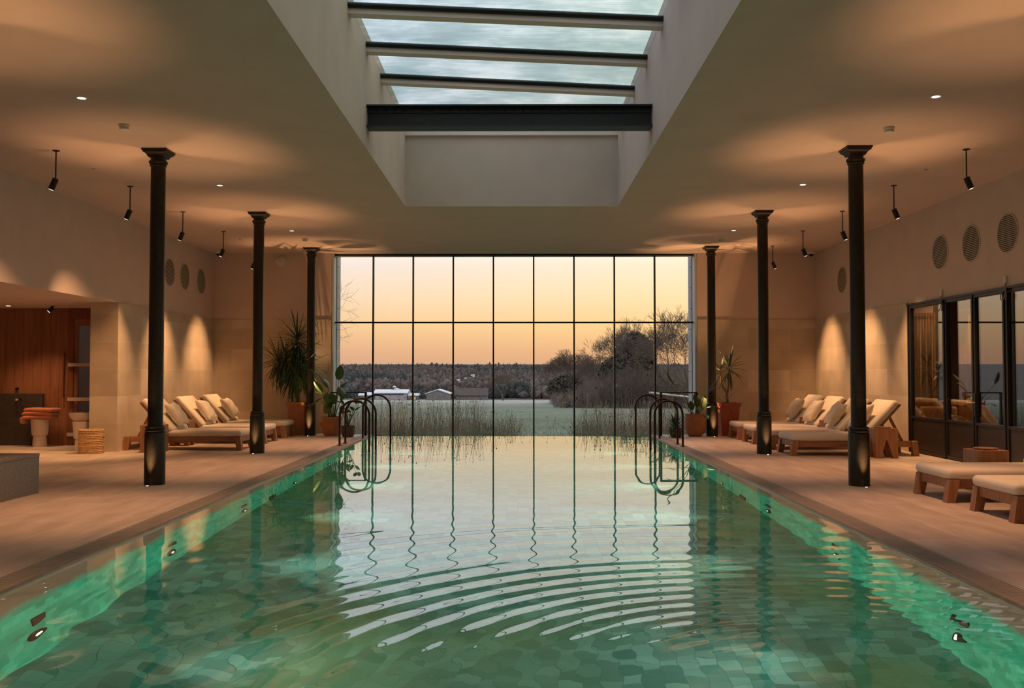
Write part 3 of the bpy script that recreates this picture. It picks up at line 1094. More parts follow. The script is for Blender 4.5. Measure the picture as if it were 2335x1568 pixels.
def make_pillow(label, seed=1, S=.46, th=.085):
    n = 22
    rnd = random.Random(seed)
    ph_ = [rnd.uniform(0, 6) for _ in range(6)]
    vs, fs = [], []
    def H(u, v):
        e = (1 - abs(u) ** 3.2) * (1 - abs(v) ** 3.2)
        return th * max(e, 0) ** .55
    for side in (1, -1):
        for j in range(n + 1):
            for i in range(n + 1):
                u, v = -1 + 2 * i / n, -1 + 2 * j / n
                pin = 1 - .11 * (1 - (abs(u)) ** 2) * abs(v) ** 3
                piv = 1 - .11 * (1 - (abs(v)) ** 2) * abs(u) ** 3
                h = H(u, v)
                wr = .005 * math.sin(9 * u + 5 * v + ph_[0]) * (1 - max(abs(u), abs(v)) ** 6) + .006 * math.sin(22 * v + 3 * math.sin(4 * u + ph_[1])) * max(0, abs(u) - .35)
                vs.append((u * S / 2 * piv, v * S / 2 * pin, side * (h + (wr if h > .01 else 0))))
    N = (n + 1) ** 2
    for s in (0, 1):
        for j in range(n):
            for i in range(n):
                a = s * N + j * (n + 1) + i
                q = (a, a + 1, a + n + 2, a + n + 1)
                fs.append(q if s == 0 else q[::-1])
    m = MB(); m.add(vs, fs, True)
    bm = bmesh.new()
    o = m.build('scatter_cushion', M_FABRIC2, None, angle=80, fix=False)
    bm.from_mesh(o.data); bmesh.ops.remove_doubles(bm, verts=bm.verts, dist=.0006); bmesh.ops.recalc_face_normals(bm, faces=bm.faces); bm.to_mesh(o.data); bm.free()
    return tag(o, label, 'cushion', 'cream cushions on the loungers')


def lean_pillow(lx, ly, rz, label, seed, off=.38, tilt=56, roll=4):
    """Place a cushion on the lounger at (lx, ly) leaning on its back."""
    o = make_pillow(label, seed)
    c = Matrix.Translation((lx, ly, 0)) @ Matrix.Rotation(rz, 4, 'Z')
    loc = Matrix.Translation((1.165, off, .575)) @ Matrix.Rotation(math.radians(-tilt), 4, 'Y') @ Matrix.Rotation(math.radians(roll), 4, 'Z')
    o.matrix_world = c @ loc
    return o


GL, GRR = 'loungers on the alcove side', 'loungers on the glass-door side'
P0 = make_lounger('cream wooden sun lounger nearest the stone pier on the alcove side', GL)
P0.location = (-4.50, 15.30 + LW, 0); P0.rotation_euler = (0, 0, PI)
left = [(15.30, None), (16.80, 'cream wooden sun lounger, middle of three on the alcove side'), (18.20, 'cream wooden sun lounger beside the tall terracotta planter')]
lpl = ['cream cushion on the lounger nearest the stone pier', 'cream cushion on the middle lounger of the alcove side', 'cream cushion on the lounger beside the tall terracotta planter']
for k, (y, lab) in enumerate(left):
    if k:
        o = copy_tree(P0); o.location = (-4.50, y + LW, 0); o['label'] = lab
    lean_pillow(-4.50, y + LW, PI, lpl[k], k + 1, .40, 54, (4, -5, 3)[k])
right = [(17.82, 'cream wooden sun lounger by the red planter, farthest of four on the glass-door side', 'cream cushion on the lounger by the red planter'),
         (16.68, 'cream wooden sun lounger, second from the red planter', 'cream cushion on the second lounger from the red planter'),
         (15.50, 'cream wooden sun lounger, third from the red planter', 'plump cream cushion on the third lounger from the red planter'),
         (14.34, 'cream wooden sun lounger whose head is beside the first glazed bay', 'cream cushion half hidden by the column, beside the first glazed bay'),
         (9.15, 'cream sun lounger with only its foot half in view, farther of two', None),
         (7.92, 'cream sun lounger cut by the frame, closest of all to the viewer', None)]
for k, (y, lab, pl) in enumerate(right):
    o = copy_tree(P0); o.location = (4.17, y, 0); o.rotation_euler = (0, 0, 0); o['label'] = lab; o['group'] = GRR
    if pl:
        lean_pillow(4.17, y, 0, pl, k + 11, .39, 56, (-4, 3, -6, 5)[k])


# toothed wooden side stools
def make_stool(label):
    t = thing('wooden_stool', label, 'side table', (0, 0, 0), 0, 'toothed wooden stools beside the loungers')
    w, h = .165, .435
    m = MB()
    m.box(-w, w, -w, w, .27, h)
    m.build('block_top', M_TEAKZ, t, bevel=.004)
    for sx in (-1, 1):
        for sy in (-1, 1):
            m = MB()
            xo, xi, xb = sx * w, sx * .004, sx * .095
            yo, yi, yb = sy * w, sy * .004, sy * .095
            m.hexa([(xo, yo, 0), (xb, yo, 0), (xb, yb, 0), (xo, yb, 0)], [(xo, yo, .275), (xi, yo, .275), (xi, yi, .275), (xo, yi, .275)])
            m.build('leg', M_TEAKZ, t)
    m = MB(); m.lathe([(.118, h), (.122, h + .004), (.122, h + .016), (.118, h + .02)], 36)
    m.build('round_top', M_TEAKZ, t)
    return t
S0 = make_stool('toothed wooden stool beside the lounger nearest the stone pier')
S0.location = (-5.80, 15.06, 0)
for x, y, lab in ((-5.84, 16.44, 'toothed wooden stool between the first and middle loungers on the alcove side'),
                  (-5.90, 17.88, 'toothed wooden stool between the middle and planter-side loungers, alcove side'),
                  (5.44, 14.12, 'toothed wooden stool standing whole beside the tallest column on the glass-door side'),
                  (5.47, 16.48, 'toothed wooden stool between the second and third loungers from the red planter'),
                  (5.47, 17.64, 'toothed wooden stool between the two loungers nearest the red planter'),
                  (5.02, 10.17, 'toothed wooden stool behind the cut-off loungers by the glass doors')):
    o = copy_tree(S0); o.location = (x, y, 0); o['label'] = lab

# ------------------------------------------------------------------ grab rails and guard frames at the pool
def grab_rail(xf, xw, y, label, ztop, slant=.0):
    r = abs(xw - xf) / 2
    cx_ = (xf + xw) / 2
    s = 1 if xw > xf else -1
    pts = [(xf, y, 0), (xf, y, ztop - r)]
    for k in range(1, 16):
        a = PI - PI * k / 16
        pts.append((cx_ + s * r * math.cos(a), y + slant * k / 16, ztop - r + r * math.sin(a)))
    pts += [(xw, y + slant, ztop - r), (xw, y + slant, -.05), (xw, y + slant, -1.0)]
    t = thing('grab_rail', label, 'handrail', (0, 0, 0), 0, 'bent tube grab rails')
    m = MB(); m.tube(pts, .019, 14)
    m.build('bent_tube', M_RAIL, t)
    m = MB(); m.lathe([(.04, 0), (.04, .006), (.022, .012)], 20, (xf, y, 0))
    m.build('floor_flange', M_RAIL, t)
grab_rail(-3.09, -2.575, 16.40, 'dark bent grab rail on the alcove side, closest to the viewer of three', .775)
grab_rail(-3.085, -2.54, 16.92, 'dark bent grab rail on the alcove side, middle of three', .80)
grab_rail(-2.99, -2.455, 18.25, 'dark bent grab rail on the alcove side, farthest out over the water', .835)
grab_rail(2.83, 2.35, 16.2, 'dark bent grab rail on the glass-door side, closest to the viewer of three', .78)
grab_rail(2.825, 2.345, 16.7, 'dark bent grab rail on the glass-door side, middle of three', .80)
grab_rail(2.74, 2.28, 18.25, 'dark bent grab rail on the glass-door side, farthest out over the water', .835)
for x0, x1, lab in ((-3.06, -3.80, 'thin black guard frame before the window on the alcove side'), (2.885, 3.61, 'thin black guard frame before the window on the glass-door side')):
    t = thing('guard_frame', lab, 'guard rail', (0, 19.02, 0), 0, 'black guard frames')
    m = MB(); m.box(x0 - .022, x0 + .022, -.02, .02, 0, .87); m.build('post', M_BLACK, t)
    m = MB(); m.box(x1 - .014, x1 + .014, -.012, .012, 0, .87); m.build('post', M_BLACK, t)
    m = MB(); m.box(min(x0, x1), max(x0, x1), -.012, .012, .85, .875); m.build('top_bar', M_BLACK, t)

# ------------------------------------------------------------------ plants
def strap_leaf(m, base, az, elev, L, w, droop, segs=7, fold=.25):
    """One long strap leaf, starting at elevation elev and bending down by droop."""
    p = Vector(base)
    e = elev
    side = Vector((-math.sin(az), math.cos(az), 0))
    vs = []
    for i in range(segs + 1):
        s = i / segs
        ww = w * (0.55 + .9 * s) if s < .35 else w * max(.02, (1 - ((s - .35) / .65) ** 1.6)) * .865
        d = Vector((math.cos(az) * math.cos(e), math.sin(az) * math.cos(e), math.sin(e)))
        up = side.cross(d)
        vs += [p - side * ww / 2 + up * (fold * ww), p, p + side * ww / 2 + up * (fold * ww)]
        p = p + d * (L / segs)
        e -= droop / segs
    fs = []
    for i in range(segs):
        a = i * 3
        fs += [(a, a + 1, a + 4, a + 3), (a + 1, a + 2, a + 5, a + 4)]
    m.add(vs, fs, True)


def clear_of(m, o, axes, r=.125):
    """Leaves bend round the columns instead of passing through them."""
    out = []
    for x, y, z in m.v:
        for ax, ay in axes:
            dx, dy = x + o[0] - ax, y + o[1] - ay
            q = math.hypot(dx, dy)
            if q < r:
                q = max(q, 1e-4)
                x, y = ax - o[0] + dx / q * r, ay - o[1] + dy / q * r
        out.append((x, y, z))
    m.v = out


def rosette(m, c, n, L, w, rnd, emin=-.9, emax=1.45, drp=(.3, 1.3)):
    for k in range(n):
        s = (k + .5) / n
        el = emax - (emax - emin) * s ** .8 + rnd.uniform(-.15, .15)
        strap_leaf(m, (c[0] + rnd.uniform(-.02, .02), c[1] + rnd.uniform(-.02, .02), c[2] - .16 * s), k * 2.399 + rnd.uniform(-.3, .3), el, L * rnd.uniform(.75, 1.12), w * rnd.uniform(.8, 1.15), rnd.uniform(*drp) * (0.35 + s))


def broad_leaf(m, base, az, elev, L, w, droop=.8, segs=8):
    p = Vector(base); e = elev
    side = Vector((-math.sin(az), math.cos(az), 0))
    vs = []
    for i in range(segs + 1):
        s = i / segs
        ww = w * (math.sin(PI * min(1, s * .96 + .03)) ** .62) * (1 - .25 * s)
        d = Vector((math.cos(az) * math.cos(e), math.sin(az) * math.cos(e), math.sin(e)))
        up = side.cross(d)
        vs += [p - side * ww / 2 + up * .12 * ww, p - side * ww / 4 + up * .02 * ww, p, p + side * ww / 4 + up * .02 * ww, p + side * ww / 2 + up * .12 * ww]
        p = p + d * (L / segs); e -= droop / segs
    fs = []
    for i in range(segs):
        for j in range(4):
            a = i * 5 + j
            fs.append((a, a + 1, a + 6, a + 5))
    m.add(vs, fs, True)


def square_pot(t, w0, w1, h, mt):
    m = MB()
    m.hexa([(-w0, -w0, 0), (w0, -w0, 0), (w0, w0, 0), (-w0, w0, 0)], [(-w1, -w1, h - .05), (w1, -w1, h - .05), (w1, w1, h - .05), (-w1, w1, h - .05)])
    pt_ = m.build('pot', mt, t, bevel=.008)
    m = MB(); r = w1 + .022
    m.box(-r, r, -r, -r + .045, h - .06, h); m.box(-r, r, r - .045, r, h - .06, h); m.box(-r, -r + .045, -r + .045, r - .045, h - .06, h); m.box(r - .045, r, -r + .045, r - .045, h - .06, h)
    m.build('pot_rim', mt, pt_, bevel=.006)
    m = MB(); m.box(-w1 + .01, w1 - .01, -w1 + .01, w1 - .01, h - .055, h - .03); m.build('soil', M_SOIL, pt_)


rnd = random.Random(3)
t = thing('potted_yucca', 'big bushy yucca in a tall square terracotta planter, back corner', 'potted plant', (-4.47, 19.27, 0), .0)
square_pot(t, .15, .195, .67, M_TERRA)
m = MB()
m.tube([(.0, 0, .62), (-.03, 0, .85), (-.10, 0, 1.1), (-.12, 0, 1.5), (-.04, .0, 1.95)], [.045, .04, .036, .032, .028], 10)
m.tube([(-.06, 0, .9), (-.2, -.02, 1.2), (-.36, -.05, 1.45)], [.03, .028, .025], 8)
m.tube([(-.02, 0, .8), (.08, -.03, 1.0), (.16, -.05, 1.25)], [.03, .026, .022], 8)
m.build('trunk', M_BARK, t)
m = MB()
rosette(m, (-.04, 0, 1.98), 74, .66, .036, rnd, -1.2, 1.5, (.3, 1.4))
rosette(m, (-.10, .02, 1.72), 54, .64, .036, rnd, -1.3, .7, (.4, 1.4))
rosette(m, (-.40, -.05, 1.52), 74, .60, .034, rnd, -1.3, 1.25, (.5, 1.8))
rosette(m, (-.24, -.10, 1.62), 50, .62, .034, rnd, -1.2, 1.0, (.5, 1.6))
rosette(m, (.16, -.05, 1.42), 60, .58, .036, rnd, -1.4, 1.2, (.5, 1.6))
rosette(m, (.05, .05, 1.62), 46, .60, .036, rnd, -1.3, .9, (.5, 1.5))
rosette(m, (-.10, -.08, 1.36), 64, .66, .046, rnd, -1.5, -.2, (.2, .8))
m.v = [(x, min(y, .50), z) for x, y, z in m.v]
clear_of(m, (-4.47, 19.27), [(-4.18, 19.05)])
m.build('foliage', M_LEAF, t, fix=False)

t = thing('potted_bird_of_paradise', 'broad-leaved plant in a round terracotta pot behind the grab rails, alcove side', 'potted plant', (-3.72, 18.95, 0))
m = MB(); m.lathe([(.15, 0), (.185, .06), (.20, .2), (.19, .30), (.20, .335), (.21, .345), (.21, .385), (.185, .385), (.18, .34)], 36); m.build('pot', M_TERRA, t)
m = MB(); m.lathe([(.18, .34), (.05, .35)], 24); m.build('soil', M_SOIL, t)
m = MB(); m.box(-.245, -.19, -.03, .03, .20, .27); m.build('lug', M_TERRA, t, bevel=.01)
lv = [(-1.2, 1.35, .76, .24, .5, (.13, .0)), (-2.2, 1.2, .50, .27, .7, (-.20, -.04)), (-1.4, -.5, .52, .25, .6, (-.06, -.12)), (-1.0, -.6, .62, .24, .6, (.16, -.10)), (-1.8, -.6, .34, .26, .6, (-.02, -.16)), (-2.6, -.3, .40, .22, .8, (-.20, -.08)),
      (.6, 1.0, .55, .22, .8, (.10, .05)), (2.4, 1.1, .60, .2, .9, (-.10, .08)), (-.7, .9, .36, .22, 1.0, (.18, -.04)), (-1.6, 1.1, .28, .24, .7, (.06, -.14))]
ms, mf = MB(), MB()
for az, el, h, w, dr, (dx, dy) in lv:
    top = (dx, dy, .36 + h)
    ms.tube([(dx * .2, dy * .2, .34), (dx * .6, dy * .6, .36 + h * .5), top], [.011, .009, .006], 6)
    broad_leaf(mf, top, az, el, .33, w * .85, dr)
clear_of(mf, (-3.72, 18.95), [(-4.18, 19.05)]); clear_of(ms, (-3.72, 18.95), [(-4.18, 19.05)])
ms.build('stems', M_LEAF, t); mf.build('leaves', M_LEAF2, t, fix=False)

t = thing('potted_creeper', 'small dark pot with yellow-green leaves, hard by the guard frame', 'potted plant', (-3.34, 18.60, 0))
m = MB(); m.lathe([(.10, 0), (.125, .05), (.135, .22), (.128, .22), (.12, .20)], 28); m.build('pot', M_DARKPOT, t)
ms, mf = MB(), MB()
for k in range(16):
    az = k * 2.4; L = rnd.uniform(.18, .48)
    tip = (math.cos(az) * L * .5, math.sin(az) * L * .35, .22 + L)
    ms.tube([(0, 0, .2), (tip[0] * .5, tip[1] * .5, .2 + L * .6), tip], [.006, .005, .003], 5)
    broad_leaf(mf, tip, -1.57 + rnd.uniform(-1.1, 1.1), rnd.uniform(.6, 1.5), .15, .10, 1.2, 6)
ms.build('stems', M_LEAF, t); mf.build('leaves', simple('yellow_green_leaf', (.13, .15, .02), .65, noise=.5, nscale=5), t, fix=False)

t = thing('potted_canna', 'long-stemmed plant in a rounded terracotta pot, glass-door side', 'potted plant', (3.535, 18.84, 0))
m = MB(); m.lathe([(.12, 0), (.165, .05), (.205, .20), (.21, .30), (.20, .38), (.195, .42), (.205, .44), (.185, .44), (.175, .40)], 40); m.build('pot', M_TERRA, t)
m = MB(); m.lathe([(.178, .40), (.04, .41)], 24); m.build('soil', M_SOIL, t)
ms, mf = MB(), MB()
for dx, dy, h, az, el, L, w, dr in ((-.42, -.05, .62, 2.5, .9, .30, .10, -.2), (-.34, -.05, .40, 3.0, .3, .26, .08, .9), (-.30, .03, .22, 2.8, .2, .26, .09, 1.0), (.02, -.12, .16, -1.5, 1.35, .28, .17, .5), (.13, -.10, .12, -1.3, 1.4, .30, .16, .5), (-.08, -.1, .10, -1.9, 1.2, .24, .15, .6),
                                      (.20, -.18, .16, -.7, .5, .34, .2, 1.5), (.22, -.22, .44, -.4, .9, .34, .05, .5), (.28, -.25, .58, -.3, .9, .36, .045, .4), (.05, .10, .24, 1.4, 1.2, .28, .15, .6), (.12, -.18, .02, -1.3, .2, .26, .16, 1.2)):
    tip = (dx, dy, .42 + h)
    ms.tube([(dx * .1, dy * .1, .4), (dx * .45, dy * .45, .4 + h * .6), tip], [.009, .007, .004], 6)
    broad_leaf(mf, tip, az, el, L, w, dr)
clear_of(mf, (3.535, 18.84), [(3.88, 18.87)]); clear_of(ms, (3.535, 18.84), [(3.88, 18.87)])
ms.build('stems', M_LEAF2, t); mf.build('leaves', M_LEAF, t, fix=False)

t = thing('potted_fern', 'low bushy fern in a small dark pot at the grab rails, glass-door side', 'potted plant', (3.10, 18.50, 0))
m = MB(); m.lathe([(.09, 0), (.12, .05), (.13, .18), (.122, .18), (.115, .16)], 28); m.build('pot', M_DARKPOT, t)
m = MB()
rosette(m, (0, 0, .22), 70, .30, .03, rnd, -.3, 1.4, (.5, 1.5)); rosette(m, (-.05, -.03, .32), 40, .24, .028, rnd, -.4, 1.3, (.5, 1.4))
m.build('foliage', M_LEAF, t, fix=False)

t = thing('potted_dragon_tree', 'spindly two-stemmed dragon tree in a tall red planter', 'potted plant', (4.25, 19.1, 0), .0)
square_pot(t, .16, .20, .66, M_REDPOT)
m = MB()
m.tube([(0, 0, .6), (-.02, 0, .8), (.02, 0, 1.0), (.04, 0, 1.32)], [.03, .026, .022, .02], 8)
m.tube([(-.02, 0, .85), (-.14, -.02, 1.05), (-.15, -.02, 1.3)], [.022, .02, .018], 8)
m.build('trunk', M_BARK, t)
m = MB()
rosette(m, (.04, 0, 1.42), 26, .50, .036, rnd, -.8, 1.5, (.4, 1.3)); rosette(m, (-.16, -.02, 1.36), 14, .42, .032, rnd, -.7, 1.2, (.4, 1.2))
rosette(m, (-.1, -.12, .72), 7, .28, .03, rnd, -.3, .8, (.6, 1.4))
clear_of(m, (4.25, 19.1), [(3.88, 18.87)])
m.build('foliage', M_LEAF, t, fix=False)

# ------------------------------------------------------------------ alcove things
t = thing('stone_plinth', 'low grey stone block at the edge of the deck before the alcove', 'plinth', (-5.01, 0, 0))
m = MB(); m.box(-1.3, 0, 6.2, 9.88, 0, .38); m.build('body', M_GREYSTONE, t)
m = MB(); m.box(-1.3, .004, 6.2, 9.884, .38, .415); m.build('coping_slab', M_GREYSTONE, t, bevel=.005)

t = thing('wash_panel', 'dark slate wash panel against the cedar wall', 'wash panel', (-9.5, ALY1 - .08, 0))
m = MB(); m.box(0, 1.24, 0, .076, 0, .90); m.build('slab', M_TROUGH, t, bevel=.004)
m = MB(); m.tube([(.86, 0, .80), (.86, -.05, .81), (.92, -.09, .81), (.96, -.10, .78)], .011, 8); m.build('spout', M_BLACK, t)
m = MB(); m.tube([(.80, 0, .79), (.80, -.03, .79)], .018, 10); m.build('valve', M_METALB, t)
t = thing('wall_knob', 'small dark tap knob on the cedar wall above the wash panel', 'knob', (-8.74, ALY1, .98))
m = MB(); m.tube([(0, 0, 0), (0, -.05, 0)], .022, 12); m.tube([(0, -.03, 0), (.03, -.035, .02)], .010, 8); m.build('knob', M_BLACK, t)


def pedestal(t):
    m = MB(); m.lathe([(.118, 0), (.104, .18), (.102, .19)], 40); m.build('foot', M_CERAMIC, t)
    m = MB(); m.lathe([(.120, .188), (.128, .195), (.150, .465), (.145, .47)], 40); m.build('drum', M_CERAMIC, t)
t = thing('stoneware_pedestal', 'white stoneware pedestal table carrying folded towels', 'side table', (-8.20, 16.18, 0), 0, 'stoneware pedestals')
pedestal(t)
t = thing('stoneware_pedestal', 'white stoneware pedestal table carrying a wide bowl, behind the basket', 'side table', (-7.12, 15.42, 0), 0, 'stoneware pedestals')
pedestal(t)
m = MB(); m.lathe([(.10, .472), (.14, .485), (.185, .53), (.212, .605), (.205, .605), (.178, .54), (.13, .50), (.01, .495)], 44)
o = m.build('stoneware_bowl', M_CERAMIC); o.location = (-7.12, 15.42, 0)
tag(o, 'wide white bowl on the pedestal behind the rope basket', 'bowl')
for k, (z, lab, dx, yw) in enumerate(((.474, 'terracotta folded towel at the bottom of the stack, drooping at one end', 0, .15), (.536, 'terracotta folded towel in the middle of the stack', .02, .06), (.598, 'terracotta folded towel on top of the stack', .05, -.05))):
    t = thing('folded_towel', lab, 'towel', (-8.20 + dx, 16.16, z), yw, 'folded towels on the pedestal')
    rnd2 = random.Random(k)
    prof = []
    for q in range(15):
        a = -PI / 2 + PI * q / 14
        prof.append((.135 + .032 * math.cos(a), .032 + .032 * math.sin(a)))
    prof += [(.05, .066), (-.05, .065)]
    for q in range(15):
        a = PI / 2 + PI * q / 14
        prof.append((-.135 + .032 * math.cos(a), .032 + .032 * math.sin(a)))
    prof += [(-.05, -.001), (.05, -.001)]
    m = MB(); nst, npf = 26, len(prof)
    vs, fs = [], []
    for i in range(nst + 1):
        x = -.245 + .49 * i / nst
        e = min(1, (1 - abs(x) / .2455)) ** .5 if abs(x) > .225 else 1
        e = max(.25, min(1, (.2455 - abs(x)) / .02)) ** .5
        dz = .004 * math.sin(9 * x + k * 2) - (.9 * max(0, abs(x) - .14) ** 2 * (2.2 if k == 0 and x < 0 else 1))
        for (py, pz) in prof:
            wv = 1 + .03 * math.sin(14 * x + k + 3 * (py > 0))
            vs.append((x, py * wv, .032 + (pz - .032) * e + dz))
    for i in range(nst):
        for q in range(npf):
            q2 = (q + 1) % npf
            fs.append((i * npf + q, i * npf + q2, (i + 1) * npf + q2, (i + 1) * npf + q))
    fs += [tuple(range(npf))[::-1], tuple(range(nst * npf, (nst + 1) * npf))]
    m.add(vs, fs, True)
    m.build('folded_layers', M_TOWEL, t, angle=75)
    if k == 0:
        m = MB(); vs, fs = rounded_box(-.275, -.205, -.15, .13, -.085, .035, .034, 4); m.add(vs, fs, True); m.build('drooping_end', M_TOWEL, t, angle=75)

t = thing('rope_basket', 'coiled rope basket standing against the stone pier', 'basket', (-6.69, 14.80, 0))
m = MB(); n = 44
for k in range(14):
    zc = .0135 + k * .0265
    r0 = .178 + .003 * math.sin(k * 2.1)
    pts = [(r0 * math.cos(2 * PI * i / n), r0 * math.sin(2 * PI * i / n), zc + .002 * math.sin(i * 1.7 + k)) for i in range(n + 1)]
    m.tube(pts, [.0145 + .0022 * math.sin(i * 2.9 + k) for i in range(n + 1)], 8, caps=False)
m.build('rope_wall', M_ROPE, t, fix=False)
m = MB(); m.lathe([(.172, .004), (.172, .02)], 30); m.build('base', M_ROPE, t)

t = thing('alcove_spotlight', 'black ceiling spotlight in the alcove above the towels', 'light', (-7.85, 15.85, ALZ))
m = MB(); m.lathe([(.025, 0), (.025, -.02)], 14); m.build('mount', M_BLACK, t)
m = MB(); m.tube([(.01, 0, -.03), (-.05, -.03, -.10)], .034, 16); m.build('lamp_head', M_BLACK, t)
m = MB(); m.tube([(-.0505, -.0303, -.1005), (-.052, -.031, -.102)], .027, 14); m.build('lamp_face', M_LAMP, t)
spot('spot_beam', t, (-.06, -.04, -.115), (-.5, .2, -2.0), P_ALC, 75, .9, WARM, .03)
m = MB(); m.lathe([(.035, 0), (.035, -.004), (.002, -.006)], 18, (-8.6, 15.85, ALZ))
o = tag(m.build('alcove_downlight', M_LAMPD), 'tiny lit downlight in the alcove ceiling', 'light')
spot('downlight_beam', o, (-8.6, 15.6, ALZ - .03), (-8.6, 15.7, 0), P_ALC * .8, 90, .9, WARM, .04)
spot('downlight_beam', o, (-8.2, 13.2, ALZ - .03), (-7.6, 13.4, 0), P_ALC * 1.2, 100, .9, WARM, .04)
spot('downlight_beam', o, (-8.0, 10.8, ALZ - .03), (-7.4, 10.8, 0), P_ALC, 100, .9, WARM, .04)

# ------------------------------------------------------------------ underwater lamps and plates
M_BEZ = simple('dark_bronze_bezel', (.03, .018, .013), .4, .5)
M_PLATE = simple('dark_brown_plate', (.05, .022, .014), .5)
for sx, side in ((-1, 'alcove side'), (1, 'glass-door side')):
    xw = PXL if sx < 0 else PXR
    for k, y in enumerate((1.4, 3.6, 5.86, 8.11, 10.25, 12.56, 14.8, 17.0)):
        nm = ('hidden first', 'hidden second', 'biggest', 'second', 'third', 'fourth', 'fifth', 'farthest')[k]
        z = -1.32 - .045 * min(k - 2, 3) if k >= 2 else -1.3
        t = thing('pool_lamp', 'round underwater pool lamp on the %s, %s in the row' % (side, nm), 'light', (xw, y, z), 0, 'underwater pool lamps')
        st = Matrix.Rotation(PI / 2 if sx < 0 else -PI / 2, 4, 'Y')
        m = MB(); m.lathe([(.095, 0), (.095, .008), (.085, .014), (.040, .016)], 30); m.xf(st); m.build('bezel', M_BEZ, t)
        m = MB(); m.lathe([(.040, .015), (.02, .019), (.004, .020)], 24); m.xf(st); m.build('lens', M_POOLLAMP, t)
        d = bpy.data.lights.new('pool_lamp_beam', 'SPOT')
        d.energy = P_POOL; d.color = (1.0, 1.0, .86); d.spot_size = math.radians(76); d.spot_blend = 1.0; d.shadow_soft_size = .05
        lo = bpy.data.objects.new('pool_lamp_beam', d); C.objects.link(lo); lo.parent = t
        lo.location = (-sx * .07, 0, 0)
        lo.rotation_euler = Vector((-sx, 0, .16)).to_track_quat('-Z', 'Y').to_euler()
        if 2 <= k <= 4:
            m = MB(); m.box(0 if sx < 0 else -.012, .012 if sx < 0 else 0, -.09, .09, -.05, .05)
            o = m.build('overflow_plate', M_PLATE); o.location = (xw, y, z + .31)
            tag(o, 'dark rectangular plate above the %s pool lamp on the %s' % (nm, side), 'plate', 'plates above the pool lamps')
    m = MB(); m.box(0 if sx < 0 else -.014, .014 if sx < 0 else 0, -.14, .14, -.10, .10)
    m.box(.012 if sx < 0 else -.018, .018 if sx < 0 else -.012, -.12, .12, -.085, .085)
    o = m.build('suction_grille', M_PLATE); o.location = (xw, 11.42, -1.58)
    tag(o, 'wide brown suction grille low in the pool wall on the ' + side, 'grille', 'suction grilles')

# ------------------------------------------------------------------ outdoors
def gz(y):
    return -.45 if y < 21 else -.45 - (y - 21) * .0236


m = MB()
gx = [-420, -120, -30, -8, 8, 30, 120, 420]
gy = [20.3, 21, 24, 30, 45, 70, 110, 160, 220, 262]
vs = [(x * (1 if y > 60 else .4), y, gz(y)) for y in gy for x in gx]
fs = [(j * 8 + i, j * 8 + i + 1, (j + 1) * 8 + i + 1, (j + 1) * 8 + i) for j in range(len(gy) - 1) for i in range(7)]
m.add(vs, fs)
mgr, nt, b = mat('frosted_grass')
tc = node(nt, 'ShaderNodeTexCoord')
n1 = node(nt, 'ShaderNodeTexNoise'); n1.inputs['Scale'].default_value = .12; n1.inputs['Detail'].default_value = 8
n2 = node(nt, 'ShaderNodeTexNoise'); n2.inputs['Scale'].default_value = 2.0; n2.inputs['Detail'].default_value = 6
nt.links.new(tc.outputs['Object'], n1.inputs['Vector']); nt.links.new(tc.outputs['Object'], n2.inputs['Vector'])
sp = node(nt, 'ShaderNodeSeparateXYZ'); nt.links.new(tc.outputs['Object'], sp.inputs[0])
mr = node(nt, 'ShaderNodeMapRange'); mr.inputs[1].default_value = 40; mr.inputs[2].default_value = 240
nt.links.new(sp.outputs['Y'], mr.inputs[0])                 # frost lies on the open field, not under the building
av = node(nt, 'ShaderNodeMath', operation='MULTIPLY_ADD'); av.inputs[1].default_value = .5
nt.links.new(n1.outputs['Fac'], av.inputs[0])
hv = node(nt, 'ShaderNodeMath', operation='MULTIPLY_ADD'); hv.inputs[1].default_value = .8; hv.inputs[2].default_value = -.36
nt.links.new(n2.outputs['Fac'], hv.inputs[0]); nt.links.new(hv.outputs[0], av.inputs[2])
a3 = node(nt, 'ShaderNodeMath', operation='MULTIPLY_ADD'); a3.inputs[1].default_value = .45
nt.links.new(mr.outputs[0], a3.inputs[0]); nt.links.new(av.outputs[0], a3.inputs[2])
rg = node(nt, 'ShaderNodeValToRGB')
ramp(rg, [(.2, (.06, .085, .045)), (.45, (.125, .15, .105)), (.85, (.46, .45, .43))])
nt.links.new(a3.outputs[0], rg.inputs[0]); nt.links.new(rg.outputs[0], b.inputs['Base Color'])
b.inputs['Roughness'].default_value = .95
struct(m.build('ground', mgr))

# tall dried seed-head stems just outside the glass
rnd = random.Random(5)
m = MB(); mh = MB()
def stem(x, y, h, lx, ly, head):
    z = gz(y)
    p0 = (x, y, z); p1 = (x + lx * .4, y + ly * .4, z + h * .55); p2 = (x + lx, y + ly, z + h)
    m.tube([p0, p1, p2], [.0035, .003, .0018], 3, caps=False, smooth=False)
    if head:
        st = len(mh.v)
        r = rnd.uniform(.007, .014)
        mh.lathe([(r * .2, -r), (r, -r * .3), (r * .9, r * .5), (r * .2, r)], 6, (p2[0], p2[1], p2[2] + r * .5))
for k in range(5600):
    y = 20.7 + 6.5 * rnd.random() ** 1.3
    px_ = rnd.random()
    f = y / 20.0
    x = rnd.uniform(-4.6, 4.6) * f
    u = x / y * 2150 + 1180
    if 1185 < u < 1312 and rnd.random() < .93: continue
    dens = 1.0 if u < 1100 or u > 1330 else .7
    if rnd.random() > dens: continue
    hm = 1.0 if u < 1100 else (.9 if u > 1330 else .72)
    h = (.38 + .85 * rnd.random() ** 1.7) * hm
    stem(x, y, h, rnd.gauss(0, .13), rnd.gauss(0, .10), rnd.random() < .30)
